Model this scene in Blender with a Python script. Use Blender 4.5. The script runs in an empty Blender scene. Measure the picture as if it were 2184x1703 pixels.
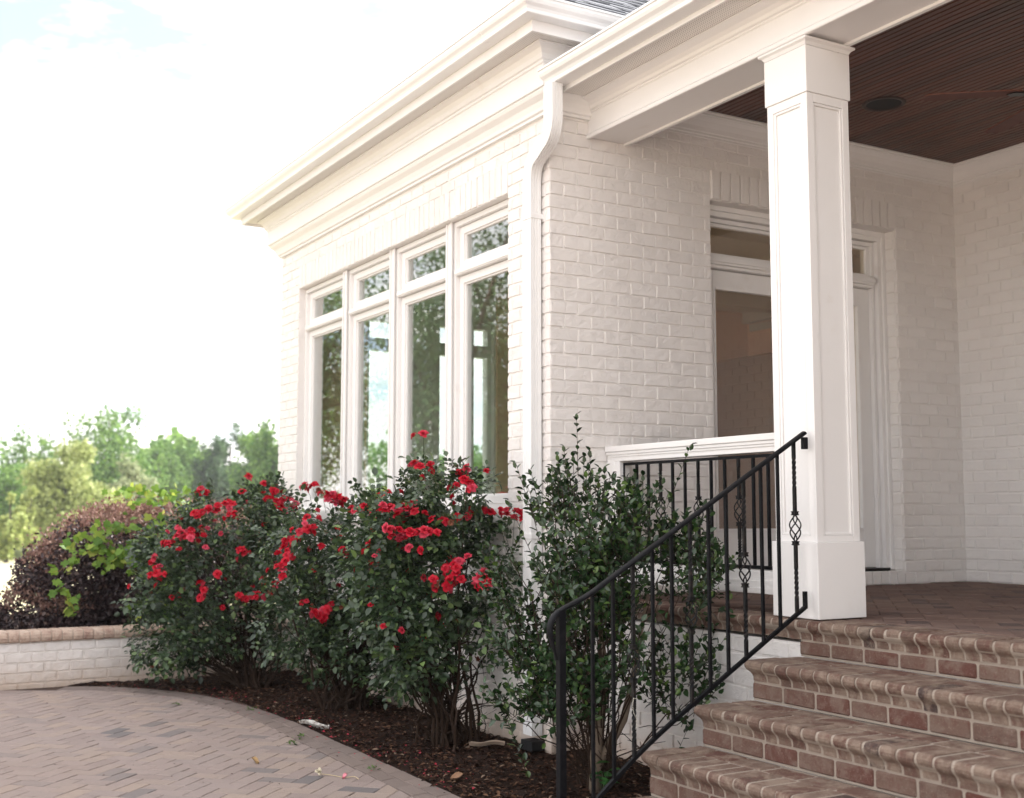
import bpy, math, random
import numpy as np
from mathutils import Vector, Matrix, noise as mnoise
R=math.radians
sc=bpy.context.scene
COL=sc.collection
# ---------------------------------------------------------------- camera
CAM=(-3.8093,-6.0746,0.497)
cd=bpy.data.cameras.new('camera'); cam=bpy.data.objects.new('camera',cd); COL.objects.link(cam)
rt=Vector((0.863905,-0.503655,0.0)); up=Vector((-0.048154,-0.082597,0.995419)); fw=Vector((0.501347,0.859948,0.095609))
m=Matrix((( rt.x,up.x,-fw.x,CAM[0]),( rt.y,up.y,-fw.y,CAM[1]),( rt.z,up.z,-fw.z,CAM[2]),(0,0,0,1)))
cam.matrix_world=m
cd.sensor_width=36; cd.lens=36*2556/2184; cd.clip_start=.05; cd.clip_end=3000
cd.dof.use_dof=True; cd.dof.focus_distance=6.3; cd.dof.aperture_fstop=2.4
sc.camera=cam
# ---------------------------------------------------------------- light
SUN_EL=R(44); SUN_AZ=R(84)           # compass style: 90 deg = +X
w=bpy.data.worlds.new('World'); sc.world=w; w.use_nodes=True
nt=w.node_tree; N=nt.nodes; L=nt.links; N.clear()
out=N.new('ShaderNodeOutputWorld'); bg=N.new('ShaderNodeBackground'); bg.inputs[1].default_value=0.12
sky=N.new('ShaderNodeTexSky'); sky.sky_type='NISHITA'; sky.sun_disc=False; sky.sun_elevation=SUN_EL; sky.sun_rotation=SUN_AZ
sky.air_density=.75; sky.dust_density=.8; sky.ozone_density=1.0
tc=N.new('ShaderNodeTexCoord'); mp=N.new('ShaderNodeMapping'); mp.inputs['Scale'].default_value=(1,1,2.6); mp.inputs['Location'].default_value=(.661,.057,.023)
nz=N.new('ShaderNodeTexNoise'); nz.inputs['Scale'].default_value=6.5; nz.inputs['Detail'].default_value=5; nz.inputs['Roughness'].default_value=.55
rp=N.new('ShaderNodeValToRGB'); rp.color_ramp.elements[0].position=.37; rp.color_ramp.elements[0].color=(.16,.16,.16,1); rp.color_ramp.elements[1].position=.53; rp.color_ramp.elements[1].color=(.95,.95,.95,1)
mx=N.new('ShaderNodeMix'); mx.data_type='RGBA'; mx.inputs['B'].default_value=(8.2,7.85,7.6,1)
L.new(tc.outputs['Generated'],mp.inputs[0]); L.new(mp.outputs[0],nz.inputs['Vector']); L.new(nz.outputs[0],rp.inputs[0])
L.new(rp.outputs[0],mx.inputs['Factor']); L.new(sky.outputs[0],mx.inputs['A']); L.new(mx.outputs['Result'],bg.inputs[0]); L.new(bg.outputs[0],out.inputs[0])
sd=bpy.data.lights.new('sun','SUN'); sd.energy=5.0; sd.angle=R(.6); sd.color=(1,.945,.895)
so=bpy.data.objects.new('sun',sd); COL.objects.link(so)
sv=Vector((math.sin(SUN_AZ)*math.cos(SUN_EL),math.cos(SUN_AZ)*math.cos(SUN_EL),math.sin(SUN_EL)))
so.rotation_euler=sv.to_track_quat('Z','Y').to_euler()
sc.view_settings.view_transform='Standard'; sc.view_settings.look='None'; sc.view_settings.gamma=1; sc.view_settings.exposure=1.45
sc.cycles.max_bounces=10; sc.cycles.transparent_max_bounces=24; sc.cycles.diffuse_bounces=5
# ---------------------------------------------------------------- helpers
def tag(o,label=None,cat=None,group=None,kind=None):
    if label: o['label']=label
    if cat: o['category']=cat
    if group: o['group']=group
    if kind: o['kind']=kind
    return o
def thing(name,loc,label,cat,group=None):
    o=bpy.data.objects.new(name,None); o.location=loc; o.empty_display_size=.1; COL.objects.link(o)
    return tag(o,label,cat,group)
def origin(p):
    v=Vector((0,0,0))
    while p is not None: v+=p.location; p=p.parent
    return v
class MB:
    def __init__(s): s.v=[]; s.f=[]; s.m=[]; s.mi=0
    def add(s,vs,fs,mi=None):
        b=len(s.v); s.v+= [tuple(x) for x in vs]; s.f+=[tuple(i+b for i in f) for f in fs]; s.m+=[s.mi if mi is None else mi]*len(fs)
    def box(s,x0,x1,y0,y1,z0,z1,mi=None):
        if x0>x1:x0,x1=x1,x0
        if y0>y1:y0,y1=y1,y0
        if z0>z1:z0,z1=z1,z0
        v=[(x0,y0,z0),(x1,y0,z0),(x1,y1,z0),(x0,y1,z0),(x0,y0,z1),(x1,y0,z1),(x1,y1,z1),(x0,y1,z1)]
        s.add(v,[(3,2,1,0),(4,5,6,7),(0,1,5,4),(1,2,6,5),(2,3,7,6),(3,0,4,7)],mi)
    def sweep(s,prof,path,mi=None,cap=True):
        """prof: closed (out,z) polygon; path: xy polyline; out = right hand side"""
        n=len(path); offs=[]
        for i,p in enumerate(path):
            d0=Vector(path[i])-Vector(path[i-1]) if i>0 else None
            d1=Vector(path[i+1])-Vector(path[i]) if i<n-1 else None
            nn=[]
            for d in (d0,d1):
                if d is not None: d=d.normalized(); nn.append(Vector((d.y,-d.x)))
            if len(nn)==2:
                b=(nn[0]+nn[1]); b.normalize(); b=b/max(.2,b.dot(nn[0]))
            else: b=nn[0]
            offs.append(b)
        vs=[]
        for p,b in zip(path,offs):
            for (o,z) in prof: vs.append((p[0]+b.x*o,p[1]+b.y*o,z))
        k=len(prof); fs=[]
        for i in range(n-1):
            for j in range(k):
                a=i*k+j; c=i*k+(j+1)%k
                fs.append((a,c,c+k,a+k))
        if cap: fs.append(tuple(range(k))[::-1]); fs.append(tuple(range((n-1)*k,n*k)))
        s.add(vs,fs,mi)
    def tube(s,pts,r,n=6,mi=None,cap=True):
        pts=[Vector(p) for p in pts]; m=len(pts); rs=r if isinstance(r,(list,tuple)) else [r]*m
        vs=[]; prev=None
        for i,p in enumerate(pts):
            d=(pts[min(i+1,m-1)]-pts[max(i-1,0)]); 
            if d.length<1e-9: d=Vector((0,0,1))
            d.normalize()
            a=prev if prev is not None else (Vector((1,0,0)) if abs(d.x)<.9 else Vector((0,1,0)))
            a=(a-d*a.dot(d)); a.normalize(); b=d.cross(a); prev=a
            for k in range(n):
                t=2*math.pi*k/n; vs.append(p+(a*math.cos(t)+b*math.sin(t))*rs[i])
        fs=[(i*n+k,i*n+(k+1)%n,(i+1)*n+(k+1)%n,(i+1)*n+k) for i in range(m-1) for k in range(n)]
        if cap: fs.append(tuple(range(n))[::-1]); fs.append(tuple(range((m-1)*n,m*n)))
        s.add(vs,fs,mi)
    def section(s,pts,sec,xaxis=Vector((1,0,0)),mi=None):
        """sweep 2d section (a along xaxis, b along dir x xaxis) along 3d pts"""
        pts=[Vector(p) for p in pts]; m=len(pts); k=len(sec); vs=[]
        for i,p in enumerate(pts):
            d=(pts[min(i+1,m-1)]-pts[max(i-1,0)]).normalized(); a=(xaxis-d*xaxis.dot(d)).normalized(); b=d.cross(a)
            for (u,v) in sec: vs.append(p+a*u+b*v)
        fs=[(i*k+j,i*k+(j+1)%k,(i+1)*k+(j+1)%k,(i+1)*k+j) for i in range(m-1) for j in range(k)]
        fs.append(tuple(range(k))[::-1]); fs.append(tuple(range((m-1)*k,m*k)))
        s.add(vs,fs,mi)
    def lathe(s,prof,c,n=24,mi=None):
        vs=[]; 
        for (r,z) in prof:
            for k in range(n):
                t=2*math.pi*k/n; vs.append((c[0]+r*math.cos(t),c[1]+r*math.sin(t),c[2]+z))
        m=len(prof)
        fs=[(i*n+k,i*n+(k+1)%n,(i+1)*n+(k+1)%n,(i+1)*n+k) for i in range(m-1) for k in range(n)]
        fs.append(tuple(range(n))[::-1]); fs.append(tuple(range((m-1)*n,m*n)))
        s.add(vs,fs,mi)
    def build(s,name,mats,parent=None,smooth=False,bevel=None):
        if not isinstance(mats,(list,tuple)): mats=[mats]
        me=bpy.data.meshes.new(name); o_=origin(parent) if parent is not None else Vector((0,0,0))
        me.from_pydata([(v[0]-o_.x,v[1]-o_.y,v[2]-o_.z) for v in s.v],[],s.f)
        for mm in mats: me.materials.append(mm)
        if len(mats)>1: me.polygons.foreach_set('material_index',s.m)
        if smooth: me.polygons.foreach_set('use_smooth',[True]*len(s.f))
        me.update()
        o=bpy.data.objects.new(name,me); COL.objects.link(o)
        if parent is not None: o.parent=parent
        if bevel:
            b=o.modifiers.new('bevel','BEVEL'); b.width=bevel; b.segments=2; b.limit_method='ANGLE'; b.angle_limit=R(40)
        return o
def fix_normals(o):
    import bmesh
    bm=bmesh.new(); bm.from_mesh(o.data); bmesh.ops.recalc_face_normals(bm,faces=bm.faces); bm.to_mesh(o.data); bm.free(); return o
# fast mesh from numpy: faces as list of (n,k) arrays
def npmesh(name,V,F,mat,parent=None,smooth=True):
    me=bpy.data.meshes.new(name); o_=origin(parent) if parent is not None else Vector((0,0,0))
    V=np.asarray(V,np.float32)-np.array([o_.x,o_.y,o_.z],np.float32)
    me.vertices.add(len(V)); me.vertices.foreach_set('co',V.ravel())
    tot=sum(f.size for f in F); nf=sum(len(f) for f in F)
    me.loops.add(tot); me.polygons.add(nf)
    me.loops.foreach_set('vertex_index',np.concatenate([f.ravel() for f in F]).astype(np.int32))
    sizes=np.concatenate([np.full(len(f),f.shape[1]) for f in F]); st=np.concatenate([[0],np.cumsum(sizes)[:-1]])
    me.polygons.foreach_set('loop_start',st.astype(np.int32)); 
    me.materials.append(mat)
    me.update(calc_edges=True); me.validate()
    if smooth: me.polygons.foreach_set('use_smooth',np.ones(len(me.polygons),bool))
    o=bpy.data.objects.new(name,me); COL.objects.link(o)
    if parent is not None: o.parent=parent
    return o
LEAF=(np.array([(0,0,0),(0,.5,-.05),(0,1,-.16),(-.5,.36,.09),(-.40,.72,.02),(.5,.36,.09),(.40,.72,.02)]),
      [np.array([(0,5,1),(0,1,3)]),np.array([(5,6,2,1),(1,2,4,3)])])
CARD=(np.array([(-.5,0,0),(.5,0,.1),(.5,1,0),(-.5,1,.1)]),[np.array([(0,1,2,3)])])
LOBED=(np.array([(0,.1,0),(-.18,-.12,.03),(-.5,.12,.08),(-.36,.38,.03),(-.44,.72,.05),(-.14,.72,0),(0,1.05,-.08),(.14,.72,0),(.44,.72,.05),(.36,.38,.03),(.5,.12,.08),(.18,-.12,.03)]),
      [np.array([(0,i,i+1) for i in range(1,11)][::-1])])
def unit(a): return a/np.maximum(np.linalg.norm(a,axis=1,keepdims=True),1e-9)
def leaf_cloud(name,mat,parent,P,D,Nn,S,asp=.6,tmpl=LEAF,smooth=True):
    P=np.asarray(P,float); D=unit(np.asarray(D,float)); Nn=np.asarray(Nn,float)
    X=unit(np.cross(D,Nn)); Z=np.cross(X,D)
    T,FF=tmpl; n=len(P); k=len(T); S=np.asarray(S,float).reshape(n,1,1)
    V=P[:,None,:]+S*(X[:,None,:]*(T[None,:,0:1]*asp)+D[:,None,:]*T[None,:,1:2]+Z[:,None,:]*T[None,:,2:3])
    off=(np.arange(n)*k)[:,None,None]
    F=[(f[None]+off).reshape(-1,f.shape[1]) for f in FF]
    return npmesh(name,V.reshape(-1,3),F,mat,parent,smooth)
# ---------------------------------------------------------------- materials
def mat(name,col=(.8,.8,.8),rough=.5,spec=.5,metal=0):
    m=bpy.data.materials.new(name); m.use_nodes=True; b=m.node_tree.nodes['Principled BSDF']
    b.inputs['Base Color'].default_value=(*col,1); b.inputs['Roughness'].default_value=rough; b.inputs['Metallic'].default_value=metal
    b.inputs['Specular IOR Level'].default_value=spec
    return m,m.node_tree,b
def noise(nt,scale,detail=4,rough=.5,vec=None,typ=None,dist=0):
    n=nt.nodes.new('ShaderNodeTexNoise'); n.inputs['Scale'].default_value=scale; n.inputs['Detail'].default_value=detail; n.inputs['Roughness'].default_value=rough
    n.inputs['Distortion'].default_value=dist
    if typ: n.noise_type=typ
    if vec is None:
        tc=nt.nodes.get('TC') or nt.nodes.new('ShaderNodeTexCoord'); tc.name='TC'; vec=tc.outputs['Object']
    nt.links.new(vec,n.inputs['Vector']); return n.outputs[0]
def ramp(nt,fac,stops):
    r=nt.nodes.new('ShaderNodeValToRGB'); e=r.color_ramp.elements
    while len(e)<len(stops): e.new(.5)
    for i,(p,c) in enumerate(stops):
        e[i].position=p; e[i].color=(*c,1) if len(c)==3 else c
    nt.links.new(fac,r.inputs[0]); return r.outputs[0]
def mixc(nt,a,b,fac,mode='MIX'):
    m=nt.nodes.new('ShaderNodeMix'); m.data_type='RGBA'; m.blend_type=mode
    for s,v in (('A',a),('B',b)):
        if hasattr(v,'links'): nt.links.new(v,m.inputs[s])
        else: m.inputs[s].default_value=(*v,1)
    if hasattr(fac,'links'): nt.links.new(fac,m.inputs['Factor'])
    else: m.inputs['Factor'].default_value=fac
    return m.outputs['Result']
def math_(nt,op,a,b=None):
    m=nt.nodes.new('ShaderNodeMath'); m.operation=op
    for i,v in enumerate((a,b)):
        if v is None: continue
        if hasattr(v,'links'): nt.links.new(v,m.inputs[i])
        else: m.inputs[i].default_value=v
    return m.outputs[0]
def bump(nt,b,h,strength=.3,dist=.01,prev=None):
    n=nt.nodes.new('ShaderNodeBump'); n.inputs['Strength'].default_value=strength; n.inputs['Distance'].default_value=dist
    nt.links.new(h,n.inputs['Height'])
    if prev is not None: nt.links.new(prev,n.inputs['Normal'])
    if b is not None: nt.links.new(n.outputs[0],b.inputs['Normal'])
    return n.outputs[0]
def island(nt):
    g=nt.nodes.new('ShaderNodeNewGeometry'); return g.outputs['Random Per Island']
M={}
# painted brick
def painted_brick(name,stain):
    m,nt,b=mat(name,(.80,.76,.73),.55,.35)
    isl=island(nt)
    c1=ramp(nt,isl,[(0,(.775,.745,.72)),(1,(.82,.79,.765))])
    st=noise(nt,1.1,5,.6); st2=noise(nt,14,4,.6)
    c2=mixc(nt,c1,(.70,.63,.57),math_(nt,'MULTIPLY',ramp(nt,st,[(.5,(0,0,0)),(.72,(1,1,1))]),.22))
    c3=mixc(nt,c2,(.66,.60,.55),ramp(nt,st2,[(.64,(0,0,0)),(.78,(.25,.25,.25))]))
    if stain:   # soil splashed on the lowest courses
        tc=nt.nodes['TC']; sp=nt.nodes.new('ShaderNodeSeparateXYZ'); g=nt.nodes.new('ShaderNodeNewGeometry'); nt.links.new(g.outputs['Position'],sp.inputs[0])
        h=math_(nt,'ADD',sp.outputs[2],math_(nt,'MULTIPLY',st2,.18))
        c3=mixc(nt,c3,(.50,.36,.26),ramp(nt,math_(nt,'ADD',h,1.0),[(.16,(.85,.85,.85)),(.36,(.3,.3,.3)),(.55,(0,0,0))]))
    nt.links.new(c3,b.inputs['Base Color'])
    wr=noise(nt,16,6,.62,dist=.8); wr2=ramp(nt,wr,[(.40,(0,0,0)),(.47,(.75,.75,.75)),(.53,(.8,.8,.8)),(.56,(1,1,1))])
    n1=bump(nt,None,wr2,.45,.006)
    vo=nt.nodes.new('ShaderNodeTexNoise'); vo.inputs['Scale'].default_value=7; vo.inputs['Detail'].default_value=6; vo.inputs['Roughness'].default_value=.6; vo.inputs['Distortion'].default_value=1.2
    nt.links.new(nt.nodes['TC'].outputs['Object'],vo.inputs['Vector'])
    cr=ramp(nt,vo.outputs[0],[(.485,(1,1,1)),(.50,(0,0,0)),(.515,(1,1,1))])
    n2=bump(nt,None,cr,.40,.004,n1)
    bump(nt,b,noise(nt,150,3,.6),.3,.003,n2)
    return m
M['pbrick']=painted_brick('painted brick',False); M['pbrick_low']=painted_brick('painted brick foundation',True)
def red_brick(name,stops,smear,smcol=(.55,.46,.38)):
    m,nt,b=mat(name,(.3,.15,.1),.85,.2)
    isl=island(nt); c=ramp(nt,isl,stops)
    n1=noise(nt,28,6,.65); c=mixc(nt,c,(.13,.055,.045),ramp(nt,n1,[(.50,(0,0,0)),(.66,(.6,.6,.6))]))
    n2=noise(nt,11,6,.7,dist=.6); c=mixc(nt,c,smcol,math_(nt,'MULTIPLY',ramp(nt,n2,[(.46,(0,0,0)),(.6,(1,1,1))]),smear))
    n3=noise(nt,140,3,.7); c=mixc(nt,c,(.6,.5,.42),ramp(nt,n3,[(.6,(0,0,0)),(.72,(.35,.35,.35))]))
    nt.links.new(c,b.inputs['Base Color'])
    a=bump(nt,None,noise(nt,38,6,.7),.9,.007); bump(nt,b,noise(nt,260,3,.6),.35,.002,a)
    return m
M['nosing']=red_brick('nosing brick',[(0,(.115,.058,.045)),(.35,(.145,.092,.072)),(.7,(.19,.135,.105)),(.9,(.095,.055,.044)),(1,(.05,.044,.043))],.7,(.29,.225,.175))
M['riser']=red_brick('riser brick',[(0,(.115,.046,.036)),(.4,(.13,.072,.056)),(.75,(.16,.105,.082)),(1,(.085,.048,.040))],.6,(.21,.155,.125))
M['coping']=red_brick('coping brick',[(0,(.40,.29,.23)),(.5,(.46,.35,.28)),(1,(.36,.25,.20))],.5)
def paver(name,stops):
    m,nt,b=mat(name,(.4,.3,.25),.9,.15)
    isl=island(nt); c=ramp(nt,isl,stops)
    n1=noise(nt,9,5,.65); c=mixc(nt,c,(.20,.17,.165),math_(nt,'MULTIPLY',ramp(nt,n1,[(.55,(0,0,0)),(.72,(1,1,1))]),.35))
    n2=noise(nt,.9,4,.6); c=mixc(nt,c,(.30,.225,.18),math_(nt,'MULTIPLY',ramp(nt,n2,[(.4,(0,0,0)),(.7,(1,1,1))]),.28))
    n3=noise(nt,230,3,.7); c=mixc(nt,c,(.12,.09,.08),ramp(nt,n3,[(.52,(0,0,0)),(.72,(.7,.7,.7))]))
    nt.links.new(c,b.inputs['Base Color']); bump(nt,b,noise(nt,190,4,.7),.6,.003)
    return m
PST=[(0,(.265,.214,.196)),(.3,(.31,.252,.230)),(.55,(.28,.232,.214)),(.76,(.335,.268,.226)),(.93,(.295,.242,.222)),(.975,(.215,.188,.18)),(1,(.16,.148,.148))]
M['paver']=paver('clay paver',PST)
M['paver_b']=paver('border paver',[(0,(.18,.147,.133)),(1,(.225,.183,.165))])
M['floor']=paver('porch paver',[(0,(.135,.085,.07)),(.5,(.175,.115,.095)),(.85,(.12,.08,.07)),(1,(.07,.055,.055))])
m,nt,b=mat('mortar',(.52,.44,.36),.95,.1); nt.links.new(mixc(nt,(.28,.235,.195),(.43,.365,.305),noise(nt,30,5,.7)),b.inputs['Base Color']); bump(nt,b,noise(nt,160,4,.7),.5,.003); M['mortar']=m
m,nt,b=mat('jointing sand',(.17,.12,.10),.95,.1); nt.links.new(mixc(nt,(.055,.038,.032),(.11,.08,.066),noise(nt,60,5,.7)),b.inputs['Base Color']); M['sand']=m
# trim paint
m,nt,b=mat('trim paint',(.82,.81,.80),.42,.4); nt.links.new(mixc(nt,(.83,.82,.81),(.75,.73,.71),ramp(nt,noise(nt,2.2,6,.7),[(.5,(0,0,0)),(.8,(.6,.6,.6))])),b.inputs['Base Color'])
grm=noise(nt,3.5,8,.7); nt.links.new(mixc(nt,mixc(nt,(.83,.82,.81),(.76,.74,.72),noise(nt,2.2,6,.7)),(.60,.52,.45),ramp(nt,grm,[(.60,(0,0,0)),(.80,(.5,.5,.5))])),b.inputs['Base Color'])
mp=nt.nodes.new('ShaderNodeMapping'); mp.inputs['Scale'].default_value=(60,4,60); nt.links.new(nt.nodes['TC'].outputs['Object'],mp.inputs[0]); bump(nt,b,noise(nt,1.0,4,.6,vec=mp.outputs[0]),.12,.003); M['trim']=m
m,nt,b=mat('gutter enamel',(.82,.82,.815),.30,.5); bump(nt,b,noise(nt,5,3,.5),.10,.004); M['gutter']=m
# perforated soffit
m,nt,b=mat('perforated soffit',(.80,.77,.73),.5,.3); tc=nt.nodes.new('ShaderNodeTexCoord'); tc.name='TC'
vm=nt.nodes.new('ShaderNodeVectorMath'); vm.operation='SCALE'; vm.inputs['Scale'].default_value=68.; nt.links.new(tc.outputs['Object'],vm.inputs[0])
vf=nt.nodes.new('ShaderNodeVectorMath'); vf.operation='FRACTION'; nt.links.new(vm.outputs[0],vf.inputs[0])
vs_=nt.nodes.new('ShaderNodeVectorMath'); vs_.operation='SUBTRACT'; vs_.inputs[1].default_value=(.5,.5,0); nt.links.new(vf.outputs[0],vs_.inputs[0])
sp=nt.nodes.new('ShaderNodeSeparateXYZ'); nt.links.new(vs_.outputs[0],sp.inputs[0])
rr=math_(nt,'SQRT',math_(nt,'ADD',math_(nt,'POWER',sp.outputs[0],2.),math_(nt,'POWER',sp.outputs[1],2.)))
nt.links.new(mixc(nt,(.10,.085,.075),(.80,.77,.73),ramp(nt,rr,[(.17,(0,0,0)),(.24,(1,1,1))])),b.inputs['Base Color']); M['soffit']=m
# iron
m,nt,b=mat('black iron',(.012,.014,.02),.5,.14); nt.links.new(mixc(nt,(.003,.0035,.005),(.013,.012,.014),ramp(nt,noise(nt,35,5,.7),[(.45,(0,0,0)),(.75,(1,1,1))])),b.inputs['Base Color']); bump(nt,b,noise(nt,120,4,.6),.35,.002); M['iron']=m
m,nt,b=mat('scuffed iron',(.02,.02,.025),.5,.2); nt.links.new(mixc(nt,(.005,.0055,.0065),(.040,.031,.027),ramp(nt,noise(nt,40,5,.7),[(.48,(0,0,0)),(.72,(1,1,1))])),b.inputs['Base Color']); bump(nt,b,noise(nt,120,4,.6),.35,.002); M['iron2']=m
# stained wood ceiling
m,nt,b=mat('stained beadboard',(.07,.025,.015),.38,.45); tc=nt.nodes.new('ShaderNodeTexCoord'); tc.name='TC'; mp=nt.nodes.new('ShaderNodeMapping'); mp.inputs['Scale'].default_value=(40,1.6,40); nt.links.new(tc.outputs['Object'],mp.inputs[0])
c=mixc(nt,(.050,.013,.007),(.155,.046,.022),noise(nt,1.0,5,.6,vec=mp.outputs[0])); c=mixc(nt,c,(.030,.012,.008),ramp(nt,island(nt),[(.4,(0,0,0)),(1,(.7,.7,.7))])); c=mixc(nt,c,(.020,.009,.007),ramp(nt,noise(nt,.8,3,.5),[(.5,(0,0,0)),(.75,(.6,.6,.6))]))
nt.links.new(c,b.inputs['Base Color']); M['ceil']=m
m,nt,b=mat('fan blade',(.12,.05,.035),.6,.2); tc=nt.nodes.new('ShaderNodeTexCoord'); tc.name='TC'; nt.links.new(mixc(nt,(.10,.040,.030),(.16,.07,.052),noise(nt,18,4,.6)),b.inputs['Base Color']); M['blade']=m
m,nt,b=mat('dark bronze',(.012,.010,.009),.35,.5,.6); M['bronze']=m
# shingles
m,nt,b=mat('shingle',(.10,.11,.125),.9,.2); c=ramp(nt,island(nt),[(0,(.06,.068,.08)),(.5,(.10,.11,.13)),(1,(.15,.16,.185))]); nt.links.new(mixc(nt,c,(.2,.21,.23),noise(nt,120,3,.7)),b.inputs['Base Color']); bump(nt,b,noise(nt,90,4,.7),.5,.004); M['shingle']=m
# glass
def glass(name,tint,refl):
    m=bpy.data.materials.new(name); m.use_nodes=True; nt=m.node_tree; nt.nodes.clear()
    o=nt.nodes.new('ShaderNodeOutputMaterial'); mx=nt.nodes.new('ShaderNodeMixShader'); t=nt.nodes.new('ShaderNodeBsdfTransparent'); g=nt.nodes.new('ShaderNodeBsdfGlossy')
    t.inputs[0].default_value=(*tint,1); g.inputs['Roughness'].default_value=.0; g.inputs[0].default_value=(1,1,1,1)
    f=nt.nodes.new('ShaderNodeFresnel'); gg=nt.nodes.new('ShaderNodeNewGeometry'); mi=nt.nodes.new('ShaderNodeMapRange'); mi.inputs['To Min'].default_value=1.52; mi.inputs['To Max'].default_value=1/1.52; nt.links.new(gg.outputs['Backfacing'],mi.inputs['Value']); nt.links.new(mi.outputs[0],f.inputs['IOR'])
    mm=nt.nodes.new('ShaderNodeMath'); mm.operation='MULTIPLY'; mm.inputs[1].default_value=refl; mm.use_clamp=True
    nt.links.new(f.outputs[0],mm.inputs[0]); nt.links.new(mm.outputs[0],mx.inputs[0]); nt.links.new(t.outputs[0],mx.inputs[1]); nt.links.new(g.outputs[0],mx.inputs[2])
    tc=nt.nodes.new('ShaderNodeTexCoord'); tc.name='TC'; n=bump(nt,None,noise(nt,1.6,2,.5),.05,.004); nt.links.new(n,g.inputs['Normal'])
    nt.links.new(mx.outputs[0],o.inputs[0]); return m
M['glass']=glass('window glass',(.93,.96,.95),2.1); M['glass_d']=glass('door glass',(.96,.92,.87),1.7)
# interior
M['room']=mat('interior plaster',(.85,.56,.39),.8,.2)[0]; M['room_w']=mat('interior white wood',(.66,.62,.54),.5,.3)[0]; M['room_f']=mat('interior wood floor',(.34,.21,.13),.35,.4)[0]; M['brown']=mat('interior brown panel',(.24,.13,.085),.5,.4)[0]
M['rubber']=mat('black rubber',(.012,.012,.013),.6,.3)[0]
# plants
def leafmat(name,c0,c1,rough=.5,spec=.4,trans=.25,tcol=None,c2=None):
    m,nt,b=mat(name,c0,rough,spec); isl=island(nt)
    st=[(0,c0),(.8,c1)]+([(1,c2)] if c2 else [])
    c=ramp(nt,isl,st)
    nt.links.new(c,b.inputs['Base Color'])
    o=nt.nodes['Material Output']; t=nt.nodes.new('ShaderNodeBsdfTranslucent'); mx=nt.nodes.new('ShaderNodeMixShader'); mx.inputs[0].default_value=trans
    if tcol: t.inputs[0].default_value=(*tcol,1)
    else: nt.links.new(c,t.inputs[0])
    nt.links.new(b.outputs[0],mx.inputs[1]); nt.links.new(t.outputs[0],mx.inputs[2]); nt.links.new(mx.outputs[0],o.inputs[0]); return m
M['rose_leaf']=leafmat('rose leaf',(.015,.034,.015),(.062,.102,.045),.36,.6,.2,c2=(.15,.23,.07))
M['cam_leaf']=leafmat('glossy evergreen leaf',(.010,.028,.010),(.030,.070,.020),.27,.6,.14,c2=(.11,.18,.04))
M['loro']=leafmat('purple leaf',(.020,.012,.014),(.048,.028,.030),.5,.4,.12,c2=(.10,.062,.050))
M['loro_new']=leafmat('pinkish new growth',(.17,.085,.07),(.26,.16,.125),.6,.3,.3)
M['vine']=leafmat('vine leaf',(.09,.19,.025),(.20,.32,.045),.5,.3,.4,c2=(.42,.45,.09))
M['bark']=mat('cane bark',(.034,.020,.013),.85,.2)[0]
m,nt,b=mat('smooth trunk bark',(.2,.15,.11),.8,.2); nt.links.new(mixc(nt,(.10,.07,.05),(.27,.21,.155),noise(nt,22,5,.65)),b.inputs['Base Color']); bump(nt,b,noise(nt,60,4,.6),.5,.004); M['trunk']=m
def petal(name,a,bb):
    m,nt,b=mat(name,a,.45,.25); oi=nt.nodes.new('ShaderNodeObjectInfo'); lw=nt.nodes.new('ShaderNodeTexNoise'); lw.inputs['Scale'].default_value=60
    c=ramp(nt,oi.outputs['Random'],[(0,a),(.7,a),(1,bb)]); c=mixc(nt,c,bb,ramp(nt,lw.outputs[0],[(.55,(0,0,0)),(.75,(.45,.45,.45))])); nt.links.new(c,b.inputs['Base Color'])
    o=nt.nodes['Material Output']; t=nt.nodes.new('ShaderNodeBsdfTranslucent'); mx=nt.nodes.new('ShaderNodeMixShader'); mx.inputs[0].default_value=.3
    nt.links.new(c,t.inputs[0]); nt.links.new(b.outputs[0],mx.inputs[1]); nt.links.new(t.outputs[0],mx.inputs[2]); nt.links.new(mx.outputs[0],o.inputs[0]); return m
M['petal']=petal('red petal',(.60,.012,.034),(.74,.11,.18)); M['petal_old']=petal('faded petal',(.25,.075,.045),(.33,.15,.085))
def ground(name,a,bb,c_,s1,s2):
    m,nt,b=mat(name,a,.95,.1); c=mixc(nt,a,bb,ramp(nt,noise(nt,s1,6,.7),[(.35,(0,0,0)),(.65,(1,1,1))])); c=mixc(nt,c,c_,ramp(nt,noise(nt,s2,5,.7),[(.5,(0,0,0)),(.7,(1,1,1))])); nt.links.new(c,b.inputs['Base Color']); bump(nt,b,noise(nt,s2*3,5,.7),.6,.01); return m
M['lawn']=ground('dry lawn',(.36,.34,.22),(.44,.40,.28),(.31,.31,.17),.25,4)
M['soil']=ground('mulch soil',(.016,.010,.008),(.03,.018,.013),(.055,.03,.022),9,60)
m,nt,b=mat('mulch chip',(.1,.05,.03),.9,.15); nt.links.new(ramp(nt,island(nt),[(0,(.018,.010,.007)),(.45,(.045,.022,.015)),(.78,(.085,.042,.026)),(.94,(.15,.085,.052)),(1,(.27,.20,.15))]),b.inputs['Base Color']); M['chip']=m
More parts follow.
